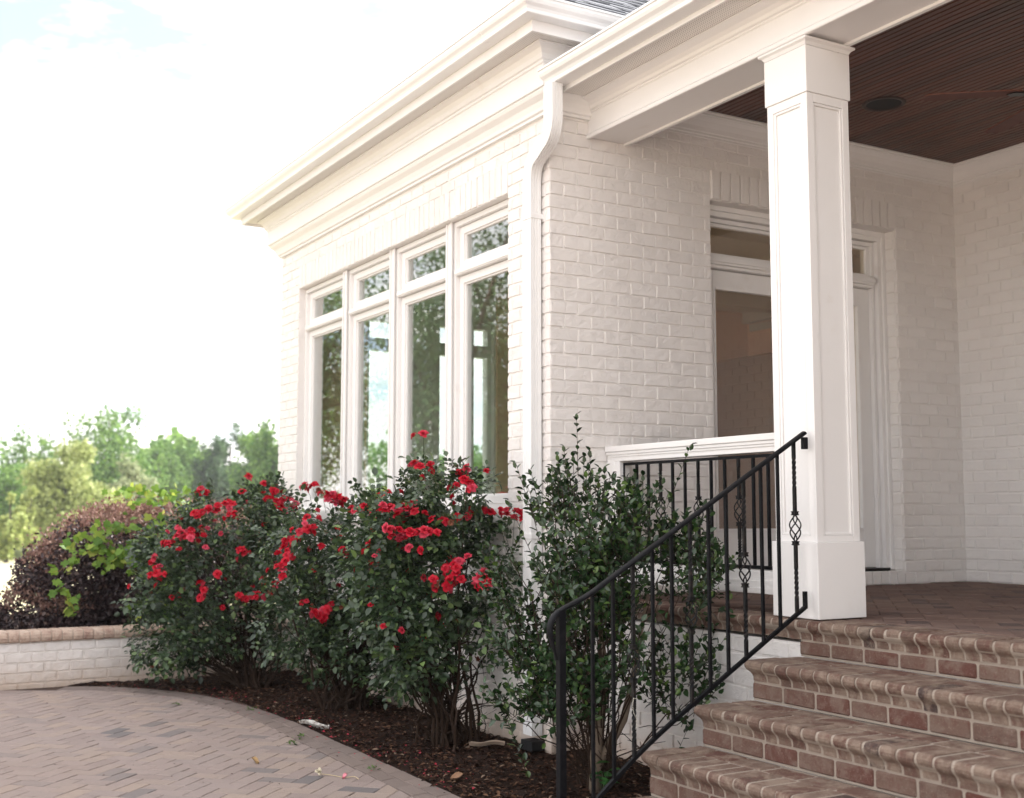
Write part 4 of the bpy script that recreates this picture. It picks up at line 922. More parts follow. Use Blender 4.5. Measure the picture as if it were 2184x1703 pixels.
FL={'r1':[(-1.102,3.583,0.648),(-1.05,3.566,0.655),(-0.736,3.462,0.782),(-0.655,3.31,0.723),(-0.815,3.39,0.655),(-0.978,3.286,0.56),(-0.922,3.261,0.56),(-1.03,3.3,0.541),(-1.093,3.338,0.523),(-0.663,3.143,0.604),(-0.601,3.152,0.579),(-0.521,3.216,0.606),(-0.399,3.39,0.593),(-0.375,3.342,0.562),(-0.56,3.179,0.531),(-1.287,3.426,0.339),(-1.26,3.385,0.303),(-1.323,3.383,0.304),(-1.126,3.376,0.339),(-1.416,3.409,0.257),(-1.178,3.43,0.486),(-0.923,3.214,0.486),(-1.445,3.416,0.069),(-1.413,3.397,0.033),(-1.466,3.4,0.024),(-1.467,3.485,0.14),(-1.398,3.379,0.225),(-1.133,3.28,-0.066),(-1.15,3.299,-0.168),(-1.124,3.279,-0.103),(-0.859,3.253,0.198),(-0.83,3.248,0.183),(-0.866,3.231,-0.156),(-0.807,3.235,-0.184),(-0.752,3.232,-0.16),(-0.69,3.194,-0.031),(-0.596,3.129,-0.097),(-0.617,3.201,0.665),(-1.217,3.409,0.321),(-1.033,3.248,0.012),(-1.286,3.503,0.375)],'r2':[(-0.741,2.152,0.689),(-0.694,2.133,0.679),(-0.648,2.114,0.648),(-0.555,2.076,0.622),(-0.517,2.06,0.595),(-0.477,2.044,0.581),(-0.538,2.069,0.554),(-0.585,2.088,0.581),(-0.819,1.886,0.455),(-0.866,1.894,0.358),(-0.826,1.864,0.374),(-0.786,1.852,0.39),(-0.907,2.059,0.29),(-0.942,2.009,0.243),(-0.938,1.95,0.196),(-0.971,1.935,0.053),(-0.974,1.937,0.094),(-0.95,1.932,0.155),(-0.439,1.829,0.514),(-0.386,1.786,0.514),(-0.471,1.923,0.52),(-0.346,1.753,0.5),(-0.766,1.862,-0.197),(-0.688,1.885,-0.189),(-0.714,1.878,-0.219),(-0.671,1.868,-0.182),(-0.377,1.753,0.087),(-0.368,1.719,0.121),(-0.323,1.83,-0.174),(-0.326,1.772,-0.202),(-0.321,1.71,-0.256),(-0.333,1.74,-0.281),(-0.295,1.663,-0.331),(-0.38,1.768,-0.031),(-0.587,1.806,0.233),(-0.883,1.983,0.291)],'r3':[(-0.557,0.592,0.97),(-0.602,0.615,0.791),(-0.517,0.571,0.785),(-0.619,0.513,0.764),(-0.319,0.469,0.748),(-0.35,0.485,0.733),(-0.439,0.215,0.66),(-0.429,0.192,0.635),(-0.426,0.299,0.685),(-0.396,0.509,0.655),(-0.738,0.589,0.503),(-0.664,0.647,0.523),(-0.613,0.621,0.54),(-0.667,0.574,0.503),(-0.741,0.547,0.474),(-0.659,0.49,0.494),(-0.672,0.334,0.384),(-0.641,0.34,0.378),(-0.779,0.431,0.35),(-0.751,0.361,0.373),(-0.766,0.413,0.331),(-0.494,0.441,0.438),(-0.497,0.342,0.427),(-0.43,0.379,0.46),(-0.629,0.294,0.097),(-0.612,0.283,0.067),(-0.542,0.252,0.091),(-0.56,0.259,0.061),(-0.514,0.246,0.11),(-0.475,0.261,0.199),(-0.514,0.26,0.178),(-0.389,0.176,0.104),(-0.367,0.159,0.137),(-0.356,0.16,0.058),(-0.376,0.165,0.085),(-0.1,0.356,0.474),(-0.049,0.329,0.494),(-0.018,0.313,0.488),(-0.229,0.422,0.517),(-0.188,0.401,0.488),(-0.846,0.438,0.384),(-0.841,0.531,0.503)]}
TIPS=[(-0.323,-0.775,0.992),(-0.358,-0.704,0.825),(-0.293,-0.853,0.795),(-0.579,-0.574,0.738),(-0.524,-0.579,0.639),(-0.433,-0.761,0.771),(-0.606,-0.832,0.621),(-0.298,-0.996,0.705),(-0.232,-1.027,0.621),(-0.088,-0.928,0.551),(-0.069,-1.055,0.586),(0.163,-1.117,0.828),(0.084,-1.026,0.576),(0.249,-1.112,0.539),(0.207,-1.123,0.441),(-0.548,-0.874,0.657),(-0.712,-0.728,0.538),(-0.739,-0.702,0.418),(0.192,-1.325,0.301),(0.336,-1.203,0.053),(0.205,-1.157,0.151),(0.289,-1.328,-0.055),(0.158,-1.278,-0.263),(0.097,-1.281,-0.143),(0.029,-1.245,-0.58),(-0.61,-0.529,-0.597),(-0.718,-0.644,-0.488),(-0.356,-0.911,0.683),(-0.714,-0.61,0.151)]
# ================================================================ SHRUBS
def nz3(P,sc_,seed=0):
    return np.array([mnoise.noise(Vector((p[0]*sc_+seed,p[1]*sc_,p[2]*sc_))) for p in P])
def canopy_pts(ells,n,rs,base,shell=.25,nthr=-.25,nsc=5.,ok=None):
    """points biased to the outer shell of a union of ellipsoids, with outward normals"""
    E_=np.array(ells); v=(E_[:,3]*E_[:,4]*E_[:,5])**.75; v/=v.sum()
    b=np.array(base[:2]); c=np.array(CAM[:2]); nv=(b-c)/np.linalg.norm(b-c); lat=np.array([-nv[1],nv[0]])
    Ps=[];Ns=[]
    tot=0
    while tot<n:
        k=rs.choice(len(E_),n,p=v); u=unit(rs.normal(size=(n,3))); r=rs.rand(n)**shell*(1+rs.normal(0,.085,n))
        e=E_[k]; loc=u*r[:,None]
        X=e[:,5]*loc[:,0]; Y=e[:,3]*loc[:,1]; Z=e[:,4]*loc[:,2]
        P=e[:,:3]+np.stack([X*nv[0]+Y*lat[0],X*nv[1]+Y*lat[1],Z],1)
        nn=np.stack([loc[:,0]/e[:,5],loc[:,1]/e[:,3],loc[:,2]/e[:,4]],1); nn=unit(np.stack([nn[:,0]*nv[0]+nn[:,1]*lat[0],nn[:,0]*nv[1]+nn[:,1]*lat[1],nn[:,2]],1))
        # thin out points that are deep inside another lobe
        deep=np.zeros(n)
        for e2 in E_:
            d=P-e2[:3]; a=(d[:,0]*nv[0]+d[:,1]*nv[1])/e2[5]; bb=(d[:,0]*lat[0]+d[:,1]*lat[1])/e2[3]; cc=d[:,2]/e2[4]
            deep=np.maximum(deep,1-np.sqrt(a*a+bb*bb+cc*cc))
        keep=(deep<.22)|(rs.rand(n)<.15)
        keep&=nz3(P,nsc,base[0]*7)+.7*nz3(P,1.9,base[1]*3)>nthr
        if ok is not None: keep&=ok(P)
        Ps.append(P[keep]); Ns.append(nn[keep]); tot+=keep.sum()
    return np.concatenate(Ps)[:n],np.concatenate(Ns)[:n]
def canes(mb,base,targets,rng,r0=.011,r1=.0022,spread=.10,seg=7):
    for t in targets:
        b=Vector((base[0]+rng.gauss(0,spread),base[1]+rng.gauss(0,spread),GZ-.01)); t=Vector(t)
        if b.x>-.05 and b.y>0: b.x=-.05
        h=t.z-b.z; mid=b+Vector(((t.x-b.x)*.25+rng.gauss(0,.02),(t.y-b.y)*.25+rng.gauss(0,.02),h*.45)); pts=[]
        for i in range(seg+1):
            s=i/seg; p=b*(1-s)**2+mid*2*s*(1-s)+t*s*s; pts.append(p+Vector((rng.gauss(0,.016),rng.gauss(0,.016),rng.gauss(0,.012)))*(1 if 0<i<seg else 0))
        rr=r0*rng.uniform(.6,1.15); mb.tube(pts,[rr+(r1-rr)*(i/seg) for i in range(seg+1)],5)
        for _q in range(3):
            i=rng.randint(1,seg-2); q=pts[i]; d=Vector((rng.gauss(0,1),rng.gauss(0,1),rng.uniform(.2,1.2))).normalized()*rng.uniform(.08,.25); 
            e=q+d
            if not(e.x>-.03 and e.y>-.03): mb.tube([q,q+d*.5+Vector((0,0,.01)),e],[rr*.45,rr*.35,.0015],4)
def wall_ok(P):
    return ~((P[:,0]>-.05)&(P[:,1]>-.03))
# rose blossoms
def blossom_mesh(name,seed,material,wilt=False):
    rng=random.Random(seed); mb=MB()
    rings=[(6,.035,1.15,.0),(6,.030,.85,.003),(5,.026,.55,.006),(5,.020,.25,.009),(4,.013,.05,.011)]
    for (n,r,tilt,h) in rings:
        for k in range(n):
            a=2*math.pi*(k+rng.uniform(-.18,.18))/n+r*60; w_=r*.95*rng.uniform(.8,1.2); L_=r*rng.uniform(.9,1.15); tl=tilt+rng.uniform(-.25,.25)
            if wilt: L_*=rng.uniform(.5,1.1); tl+=rng.uniform(-.6,.5); w_*=.7
            vs=[]
            for j in range(4):
                t=j/3
                for i in range(4):
                    s=(i/3-.5)*2; ww=w_*.5*(math.sin(math.pi*(.18+.62*t)))*s
                    el=tl*(1-.55*t)+.25*t if not wilt else tl
                    x=L_*t*math.sin(max(-.3,tl*(.6+.55*t))); z=h+L_*t*math.cos(tl*(.6+.55*t))*.85-abs(s)**2*w_*.0+ (abs(s)**2)*w_*.22*(1-t)+rng.gauss(0,.0022)*(1+wilt*2)
                    vs.append((x*math.cos(a)-ww*math.sin(a),x*math.sin(a)+ww*math.cos(a),z))
            mb.add(vs,[(j*4+i,j*4+i+1,j*4+i+5,j*4+i+4) for j in range(3) for i in range(3)])
    me=bpy.data.meshes.new(name); me.from_pydata(mb.v,[],mb.f); me.materials.append(material); me.polygons.foreach_set('use_smooth',[True]*len(mb.f)); return me
BLOOM=[blossom_mesh('blossom',s,M['petal']) for s in (1,2,3,4)]; OLD=[blossom_mesh('wilted_blossom',s,M['petal_old'],True) for s in (7,8)]
def put(name,me,parent,p,d,s,rng):
    o=bpy.data.objects.new(name,me); COL.objects.link(o); o.parent=parent
    q=Vector(d).to_track_quat('Z','Y'); o.rotation_mode='QUATERNION'; o.rotation_quaternion=q; o.location=Vector(p)-origin(parent); o.scale=(s,s,s); return o
def leaflets(P,Nn,rs,nl=5,size=.043,stem=.09):
    """compound leaves: returns arrays for leaf_cloud"""
    n=len(P); d=unit(Nn*.55+rs.normal(0,.55,(n,3))+np.array([0,0,-.08])); upv=unit(Nn*.35+np.array([0,0,.9])+rs.normal(0,.3,(n,3)))
    x=unit(np.cross(d,upv)); z=np.cross(x,d)
    PP=[];DD=[];NN=[];SS=[]
    s=size*rs.uniform(.5,1.35,n)
    for (t,side) in ((1.,0),(.66,1),(.66,-1),(.33,1),(.33,-1))[:nl]:
        p=P+d*(t*stem*(s/size))[:,None]; 
        dd=d if side==0 else unit(d*.45+x*side*.9+rs.normal(0,.12,(n,3)))
        PP.append(p);DD.append(dd);NN.append(z+rs.normal(0,.22,(n,3)));SS.append(s*(1.12 if side==0 else .9 if t>.5 else .78))
    return np.concatenate(PP),np.concatenate(DD),np.concatenate(NN),np.concatenate(SS)
def rose(key,base,label,n,seed):
    t=thing('rose_bush',(base[0],base[1],GZ),label,'rose bush','red rose bushes along the window wall')
    rs=np.random.RandomState(seed); rng=random.Random(seed); ells=CAN[key]
    P,Nn=canopy_pts(ells,n,rs,base,.30,-.06,4.2,wall_ok)
    # long shoots that break the outline
    k_=rs.choice(np.where(Nn[:,2]>-.25)[0],95); EP=[];EN=[]
    for q in k_:
        d=Nn[q]*.6+np.array([0,0,.8])+rs.normal(0,.25,3); d/=np.linalg.norm(d); l=rs.uniform(.06,.17)
        for s_ in np.arange(.03,l,.028): EP.append(P[q]+d*s_+rs.normal(0,.006,3)); EN.append(d+rs.normal(0,.5,3))
    P=np.concatenate([P,np.array(EP)]); Nn=np.concatenate([Nn,unit(np.array(EN))])
    a=leaflets(P,Nn,rs); keep=wall_ok(a[0]); leaf_cloud('foliage',M['rose_leaf'],t,*[q[keep] for q in a],asp=.66)
    mb=MB(); idx=rng.sample(range(len(P)),34); low=[i for i in range(len(P)) if P[i][2]<-.2]; idx+=rng.sample(low,min(22,len(low)))
    canes(mb,base,[P[i] for i in idx],rng,.013,.0022,.07); canes(mb,base,[ (base[0]+rng.gauss(0,.28),base[1]+rng.gauss(0,.28),GZ+rng.uniform(.15,.45)) if False else (min(-.06,base[0]+rng.gauss(0,.25)),base[1]+rng.gauss(0,.3),GZ+rng.uniform(.2,.5)) for _ in range(16)],rng,.0035,.0012,.16,5)
    fl=MB(); fl.mi=0
    c0=np.array([base[0],base[1],.0])
    mb.build('canes',M['bark'],t)
    st=MB()
    for i,p in enumerate(FL[key]):
        p=Vector(p); o=Vector((p.x-base[0],p.y-base[1],(p.z+.1)*.8)); toc=(Vector(CAM)-p).normalized()
        d=(o.normalized()*.55+toc*.35+Vector((0,0,.45))+Vector((rng.gauss(0,.3),rng.gauss(0,.3),rng.gauss(0,.2)))).normalized()
        old=rng.random()<.07
        # grow the bloom on a stalk out of the canopy
        pl=p+toc*.06+Vector((0,0,.015))
        put('wilted_blossom' if old else 'blossom',rng.choice(OLD if old else BLOOM),t,pl,d,rng.uniform(.8,1.1)*(.8 if old else 1),rng)
        q=pl-d*.02; st.tube([q,q-d*.05-Vector((0,0,.02)),q-d*.09-Vector((0,0,.10))-toc*.05],[.0014,.0016,.002],4)
        for _ in range(rng.choice((1,2,2,3))):   # more, half hidden bloom of the same truss
            d2=(d+Vector((rng.gauss(0,.6),rng.gauss(0,.6),rng.gauss(0,.4)))).normalized(); put('blossom',rng.choice(BLOOM),t,pl+Vector((rng.gauss(0,.04),rng.gauss(0,.04),rng.gauss(-.01,.022)))*(1 if p.z<.6 else .55)+pl*0-toc*.01,d2,rng.uniform(.6,.95),rng)
    # single blooms scattered over the sunny side
    vd=unit(np.array([[CAM[0]-base[0],CAM[1]-base[1],.5]]))[0]
    cand=[i for i in range(len(P)) if Nn[i]@vd>.15 and P[i][2]>-.25]
    for i in rng.sample(cand,44):
        if rng.random()<.35 and P[i][2]<.25: continue
        n_=Vector(Nn[i]); p=Vector(P[i])+n_*.055; put('blossom',rng.choice(BLOOM),t,p,n_*.6+Vector((0,0,.5))+Vector((rng.gauss(0,.4),rng.gauss(0,.4),0)),rng.uniform(.5,.85),rng)
    # scattered wilted heads
    idx=rng.sample(range(len(P)),14)
    for i in idx:
        p=Vector(P[i])+Vector(Nn[i])*.03; put('wilted_blossom',rng.choice(OLD),t,p,Vector(Nn[i])+Vector((0,0,.4)),rng.uniform(.45,.7),rng)
    st.build('flower_stalk',M['rose_leaf'],t)
    return t
rose('r1',(-.62,3.55),'farthest red rose bush, by the low planter wall and the left corner of the house',2900,11)
rose('r2',(-.42,2.15),'middle red rose bush, below the two left windows between two other rose bushes',2350,12)
rose('r3',(-.35,.62),'nearest and tallest red rose bush, its top standing in front of the two right windows',2450,13)
# --- glossy evergreen by the steps
def cam_ok(P):
    return wall_ok(P)&~((P[:,0]>.22)&(P[:,2]<.04))&(P[:,0]<.36)&~((P[:,1]<-1.60)&(P[:,0]>-.2))
cm=thing('evergreen_shrub',(-.30,-.85,GZ),'tall glossy dark green shrub with a smooth forked trunk, behind the iron stair railing','shrub')
rs=np.random.RandomState(21); rng=random.Random(21); base=(-.30,-.85)
P,Nn=canopy_pts(CAN['cam'],1150,rs,base,.45,-.02,3.4,cam_ok)
LP=[];LD=[];LN=[];LS=[]; tw=MB()
tips=[(-.339,-.80,.99),(-.42,-.78,.80),(-.712,-.62,.72),(-.69,-.66,.58),(-.50,-.72,.80),(-.20,-.93,.78),(.0,-.98,.70),(.14,-.99,.88),(.12,-1.0,.66),(-.60,-.68,.62),(-.12,-.95,.82),(.20,-1.08,.60),(.27,-1.25,.46),(-.28,-.84,.86)]
def spray(p,d,l,nl,s):
    d=Vector(d).normalized(); q=Vector(p); a=d.orthogonal().normalized(); b=d.cross(a); pts=[q]
    for i in range(nl):
        t=(i+1)/nl; c=q+d*l*t+Vector((0,0,.03*t*t)); pts.append(c) if i%2 else None
        an=i*2.4; o=a*math.cos(an)+b*math.sin(an); ld=(d*.75+o*.8).normalized(); 
        LP.append(c); LD.append(ld); LN.append(d*.8-o*.4+Vector((rng.gauss(0,.25),rng.gauss(0,.25),rng.gauss(0,.2)+.4))); LS.append(s*rng.uniform(.7,1.15)*(1-.25*t))
    LP.append(q+d*l); LD.append(d); LN.append(a+Vector((0,0,.3))); LS.append(s*.7)
    pts.append(q+d*l+Vector((0,0,.03))); tw.tube(pts,[.0022+( .0010-.0022)*i/(len(pts)-1) for i in range(len(pts))],4)
for p,n_ in zip(P,Nn):
    if rng.random()<.97:
        d=Vector(n_)*.6+Vector((0,0,.75))+Vector((rng.gauss(0,.35),rng.gauss(0,.35),rng.gauss(0,.25))); e=np.array([Vector(p)+d.normalized()*.12])
        if cam_ok(e)[0]: spray(p,d,rng.uniform(.10,.19),rng.randint(5,8),.056)
for tp_ in TIPS:
    t_=Vector(tp_); b0=t_-Vector(((t_.x+.3)*.25+rng.uniform(-.04,.04),(t_.y+.85)*.25+rng.uniform(-.04,.04),.30)); spray(b0,t_-b0,(t_-b0).length,rng.randint(9,12),.056)
leaf_cloud('foliage',M['cam_leaf'],cm,np.array([tuple(v) for v in LP]),np.array([tuple(v) for v in LD]),np.array([tuple(v) for v in LN]),np.array(LS),asp=.56)
canes(tw,(-.25,-.88),[P[i] for i in rng.sample(range(len(P)),46)],rng,.0065,.0018,.035,7); tw.build('twigs',M['bark'],cm)
mb=MB()
mb.tube([(-.315,-.92,GZ-.03),(-.31,-.915,-.74),(-.285,-.90,-.60),(-.25,-.89,-.48),(-.22,-.88,-.30),(-.24,-.86,-.1),(-.27,-.84,.15)],[.036,.031,.027,.023,.018,.012,.006],10)
mb.tube([(-.30,-.91,-.78),(-.24,-.93,-.68),(-.16,-.95,-.55),(-.12,-.96,-.40),(-.08,-.97,-.2),(-.03,-1.0,.1)],[.027,.024,.020,.017,.013,.006],10)
mb.tube([(-.29,-.905,-.62),(-.33,-.87,-.50),(-.36,-.83,-.38),(-.42,-.80,-.1),(-.48,-.76,.2)],[.014,.012,.010,.008,.004],8)
mb.tube([(-.25,-.89,-.50),(-.28,-.82,-.36),(-.30,-.80,-.2)],[.011,.009,.005],7)
mb.build('trunk',M['trunk'],cm,smooth=True)
# --- seedling
sdl=thing('seedling',(-.02,-.45,GZ),'small broad-leaved green seedling in the mulch at the foot of the shrub','seedling')
rs=np.random.RandomState(3); n=13; a=rs.rand(n)*6.28; P_=np.stack([-.33+rs.normal(0,.03,n),-1.02+rs.normal(0,.03,n),GZ+.04+rs.rand(n)*.14],1); sdl.location=(-.33,-1.02,GZ)
leaf_cloud('leaves',M['vine'] if False else leafmat('seedling leaf',(.03,.12,.025),(.05,.17,.035),.5,.4,.3),sdl,P_,np.stack([np.cos(a),np.sin(a),rs.uniform(-.1,.5,n)],1),np.tile([0,0,1.],(n,1))+rs.normal(0,.2,(n,3)),rs.uniform(.05,.085,n),asp=.62)
mb=MB(); 
for p in P_[:6]: mb.tube([(-.33,-1.02,GZ-.01),tuple(p)],.002,4)
mb.build('stem',M['rose_leaf'],sdl)
# --- purple shrub behind the planter wall
lp=thing('purple_shrub',(-1.2,5.7,-.60),'wide mounded dark purple-leaved shrub behind the low planter wall','shrub')
CAN['loro']=[(-1.10,5.75,-.05,.95,.62,.85),(-1.66,5.60,-.15,.45,.50,.6),(-1.32,5.55,.22,.52,.38,.6),(-.75,5.7,.22,.75,.42,.7),(-1.78,5.35,-.42,.34,.26,.45),(-2.02,5.5,-.40,.34,.32,.45),(-1.95,5.6,-.1,.25,.3,.4),(-.9,5.4,-.1,.8,.5,.7),(-.2,5.9,.1,.6,.5,.5)]
def lo_ok(P): return (P[:,1]>4.70)&(P[:,2]>-.6)&~((P[:,0]>-.05)&(P[:,1]<4.9))
rs=np.random.RandomState(31); P,Nn=canopy_pts(CAN['loro'],42000,rs,(-1.2,5.7),.32,-.6,4.,lo_ok)
n=len(P); new=(Nn[:,2]+nz3(P,2.2)*.5+rs.normal(0,.15,n))>.52
def lc(nm,mt,sel,s0,s1,upb):
    k=sel.sum(); return leaf_cloud(nm,mt,lp,P[sel],Nn[sel]*.5+rs.normal(0,.6,(k,3))+np.array([0,0,upb]),Nn[sel]*.6+rs.normal(0,.5,(k,3))+np.array([0,0,.4]),rs.uniform(s0,s1,k),asp=.62)
lc('foliage',M['loro'],~new,.030,.052,.0); lc('new_growth',M['loro_new'],new,.020,.040,.5)
mb=MB(); rng=random.Random(5)
for i in range(60):
    p=P[rng.randrange(n)]; b=(-1.15+rng.gauss(0,.3),5.7+rng.gauss(0,.2),-.62); mb.tube([b,((b[0]+p[0])/2,(b[1]+p[1])/2,(b[2]+p[2])/2+.05),tuple(p)],[.012,.008,.002],4)
mb.build('branches',M['bark'],lp)
# --- vine over the purple shrub
vn=thing('grape_vine',(-1.6,5.0,-.60),'light green vine with lobed leaves scrambling over the purple shrub','vine')
rs=np.random.RandomState(41); VP=[];VN=[]; mb=MB()
b=np.array([-1.2,5.7]); 
strands=[[(-1.95,4.93,-.02),(-1.78,4.90,.14),(-1.60,4.86,.20),(-1.45,4.82,.17),(-1.30,4.80,.22),(-1.12,4.80,.30),(-.9,4.85,.33)],
 [(-1.62,4.88,.34),(-1.50,4.83,.22),(-1.42,4.80,.08),(-1.30,4.78,.0),(-1.18,4.78,-.04),(-1.1,4.78,.04)],
 [(-1.70,4.9,.24),(-1.58,4.86,.10),(-1.52,4.84,.02),(-1.38,4.80,.14),(-1.25,4.80,.12),(-1.1,4.79,.2),(-.95,4.82,.22)],
 [(-1.86,4.98,.22),(-1.70,4.92,.30),(-1.55,4.90,.38),(-1.4,4.92,.36),(-1.2,4.9,.40),(-1.0,4.9,.44)],
 [(-1.42,5.4,.64),(-1.25,5.45,.69),(-1.1,5.5,.72),(-.9,5.5,.70),(-.72,5.5,.69),(-.55,5.5,.66)],
 [(-1.3,5.2,.58),(-1.1,5.2,.62),(-.95,5.2,.63),(-.8,5.2,.60),(-.6,5.2,.56)],
 [(-1.15,4.79,.02),(-1.05,4.77,-.12),(-1.02,4.77,-.25),(-1.04,4.76,-.36),(-.9,4.76,-.42)],
 [(-1.92,4.95,-.12),(-1.86,4.87,-.24),(-1.80,4.85,-.34)],[(-1.3,4.78,-.30),(-1.15,4.76,-.38),(-1.0,4.76,-.44)]]
for s in strands:
    Q=cr3([Vector(p) for p in s],6); mb.tube(Q,.0028,4)
    for i,q in enumerate(Q):
        for _ in range(2):
            if rs.rand()<.85: VP.append(np.array(q)+rs.normal(0,.035,3)+np.array([-.01,-.03,0])); VN.append([-.30,-.75,.55])
mb.build('stem',mat('vine stem',(.22,.13,.06),.8,.2)[0],vn)
VP=np.array(VP); n=len(VP); leaf_cloud('leaves',M['vine'],vn,VP,np.stack([rs.normal(0,.7,n),rs.normal(-.2,.4,n),rs.normal(-.25,.6,n)],1),np.array(VN)+rs.normal(0,.38,(n,3)),rs.uniform(.04,.088,n),asp=1.0,tmpl=LOBED,smooth=False)
# ================================================================ LITTER
def small(name,label,cat,mb_,m_,loc=None): return tag(mb_.build(name,m_),label,cat)
def curled(c,l,w_,ang,curl,seed):
    rng=random.Random(seed); mb=MB(); n=8; vs=[]
    for i in range(n+1):
        t=i/n-.5
        for k,s in enumerate((-.5,-.2,.2,.5)):
            ww=w_*(1-abs(t)*1.1+rng.uniform(-.12,.12)); x=l*t; y=ww*s; z=.012+curl*(abs(s)**2)*w_*1.6+.01*math.sin(t*5)+rng.uniform(0,.003)
            vs.append((c[0]+x*math.cos(ang)-y*math.sin(ang),c[1]+x*math.sin(ang)+y*math.cos(ang),c[2]+z))
    f=[(i*4+k,i*4+k+1,(i+1)*4+k+1,(i+1)*4+k) for i in range(n) for k in range(3)]
    m_=len(vs); vs2=[(a,b,z-.004) for a,b,z in vs]
    mb.add(vs+vs2,f+[tuple(m_+q for q in g)[::-1] for g in f]); return mb
m,nt,b=mat('pale bark',(.42,.40,.37),.8,.2); nt.links.new(mixc(nt,(.55,.54,.50),(.22,.18,.15),ramp(nt,noise(nt,40,5,.7),[(.45,(0,0,0)),(.6,(1,1,1))])),b.inputs['Base Color'])
small('bark_piece','pale grey curled piece of bark lying at the edge of the paving beside the mulch','bark',curled((-.885,1.52,GZ),.24,.06,R(118),.9,1),m)
small('dry_leaf','long curled tan dry leaf on the dark mulch below the nearest rose bush','leaf',curled((-.25,.33,GZ+.01),.22,.06,R(-50),.8,2),mat('dry leaf',(.33,.25,.19),.8,.2)[0])
small('dry_leaf','crumpled light brown dead leaf on the mulch close to the paving edge','leaf',curled((-.79,-.32,GZ+.004),.09,.06,R(20),.35,3),mat('brown leaf',(.26,.15,.09),.8,.2)[0])
small('dry_leaf','small yellow-brown leaf lying on the open brick paving','leaf',curled((-1.573,.632,GZ),.07,.025,R(100),1.0,4),mat('tan leaf',(.36,.24,.12),.8,.2)[0])
ff=thing('fallen_blossom',(-1.384,.143,GZ),'dried cream flower with a curled stalk dropped on the brick paving','flower')
me=blossom_mesh('blossom',9,mat('cream petal',(.62,.56,.42),.7,.2)[0],True); put('blossom',me,ff,(-1.384,.143,GZ+.02),(-.5,-.5,.6),.75,rng)
mb=MB(); mb.tube(cr3([Vector(p) for p in [(-1.384,.143,GZ+.01),(-1.33,.11,GZ+.004),(-1.29,.02,GZ+.004),(-1.24,-.0,GZ+.006),(-1.24,-.06,GZ+.004)]],5),.0022,5); mb.build('stalk',mat('dry stalk',(.5,.4,.26),.8,.2)[0],ff)
mb=curled((-1.287,.019,GZ-.004),.035,.022,R(30),.8,6); small('fallen_petal','single pink rose petal lying on the paving next to the dried flower','petal',mb,mat('pink petal',(.62,.22,.26),.5,.3)[0])
for i,(x,y) in enumerate([(-1.42,2.9),(-1.02,2.42),(-1.20,1.05),(-1.10,1.20),(-1.07,.12)]):
    rs=np.random.RandomState(60+i); n=16; a=rs.rand(n)*6.28; o=leaf_cloud('weed',leafmat('weed leaf',(.06,.12,.03),(.12,.19,.05),.5,.3,.3) if i==0 else bpy.data.materials['weed leaf'],None,np.stack([x+rs.normal(0,.018,n),y+rs.normal(0,.018,n),GZ+rs.rand(n)*.02],1),np.stack([np.cos(a),np.sin(a),rs.uniform(.1,.9,n)],1),np.tile([0,0,1.],(n,1))+rs.normal(0,.3,(n,3)),rs.uniform(.014,.03,n),asp=.5)
    tag(o,'tiny green weed sprouting from a joint of the brick paving','weed','weeds in the paving joints')
rs=np.random.RandomState(77); n=420; x=rs.uniform(-4.5,-.98,n); y=rs.uniform(-4,4.2,n); kk=rs.rand(n)<np.clip(1.1-(-.98-x)*.5,.12,1); x,y=x[kk],y[kk]; n=len(x); a=rs.rand(n)*6.28
tag(leaf_cloud('leaf_crumbs',M['chip'],None,np.stack([x,y,np.full(n,GZ+.004)],1),np.stack([np.cos(a),np.sin(a),rs.normal(0,.1,n)],1),np.tile([0,0,1.],(n,1))+rs.normal(0,.25,(n,3)),rs.uniform(.006,.02,n),asp=.4,smooth=False),kind='stuff')
n=260; rs=np.random.RandomState(78); t=rs.rand(n); yy=rs.uniform(-.6,4.2,n); xx=np.interp(yy,[p.y for p in EC],[p.x for p in EC])+rs.normal(.06,.12,n); a=rs.rand(n)*6.28
xx=np.minimum(xx,-.1)
tag(leaf_cloud('fallen_petals',mat('fallen red petal',(.35,.03,.05),.6,.2)[0],None,np.stack([xx,yy,np.full(n,GZ+.018)],1),np.stack([np.cos(a),np.sin(a),rs.normal(0,.1,n)],1),np.tile([0,0,1.],(n,1))+rs.normal(0,.3,(n,3)),rs.uniform(.008,.018,n),asp=.8,smooth=False),kind='stuff')
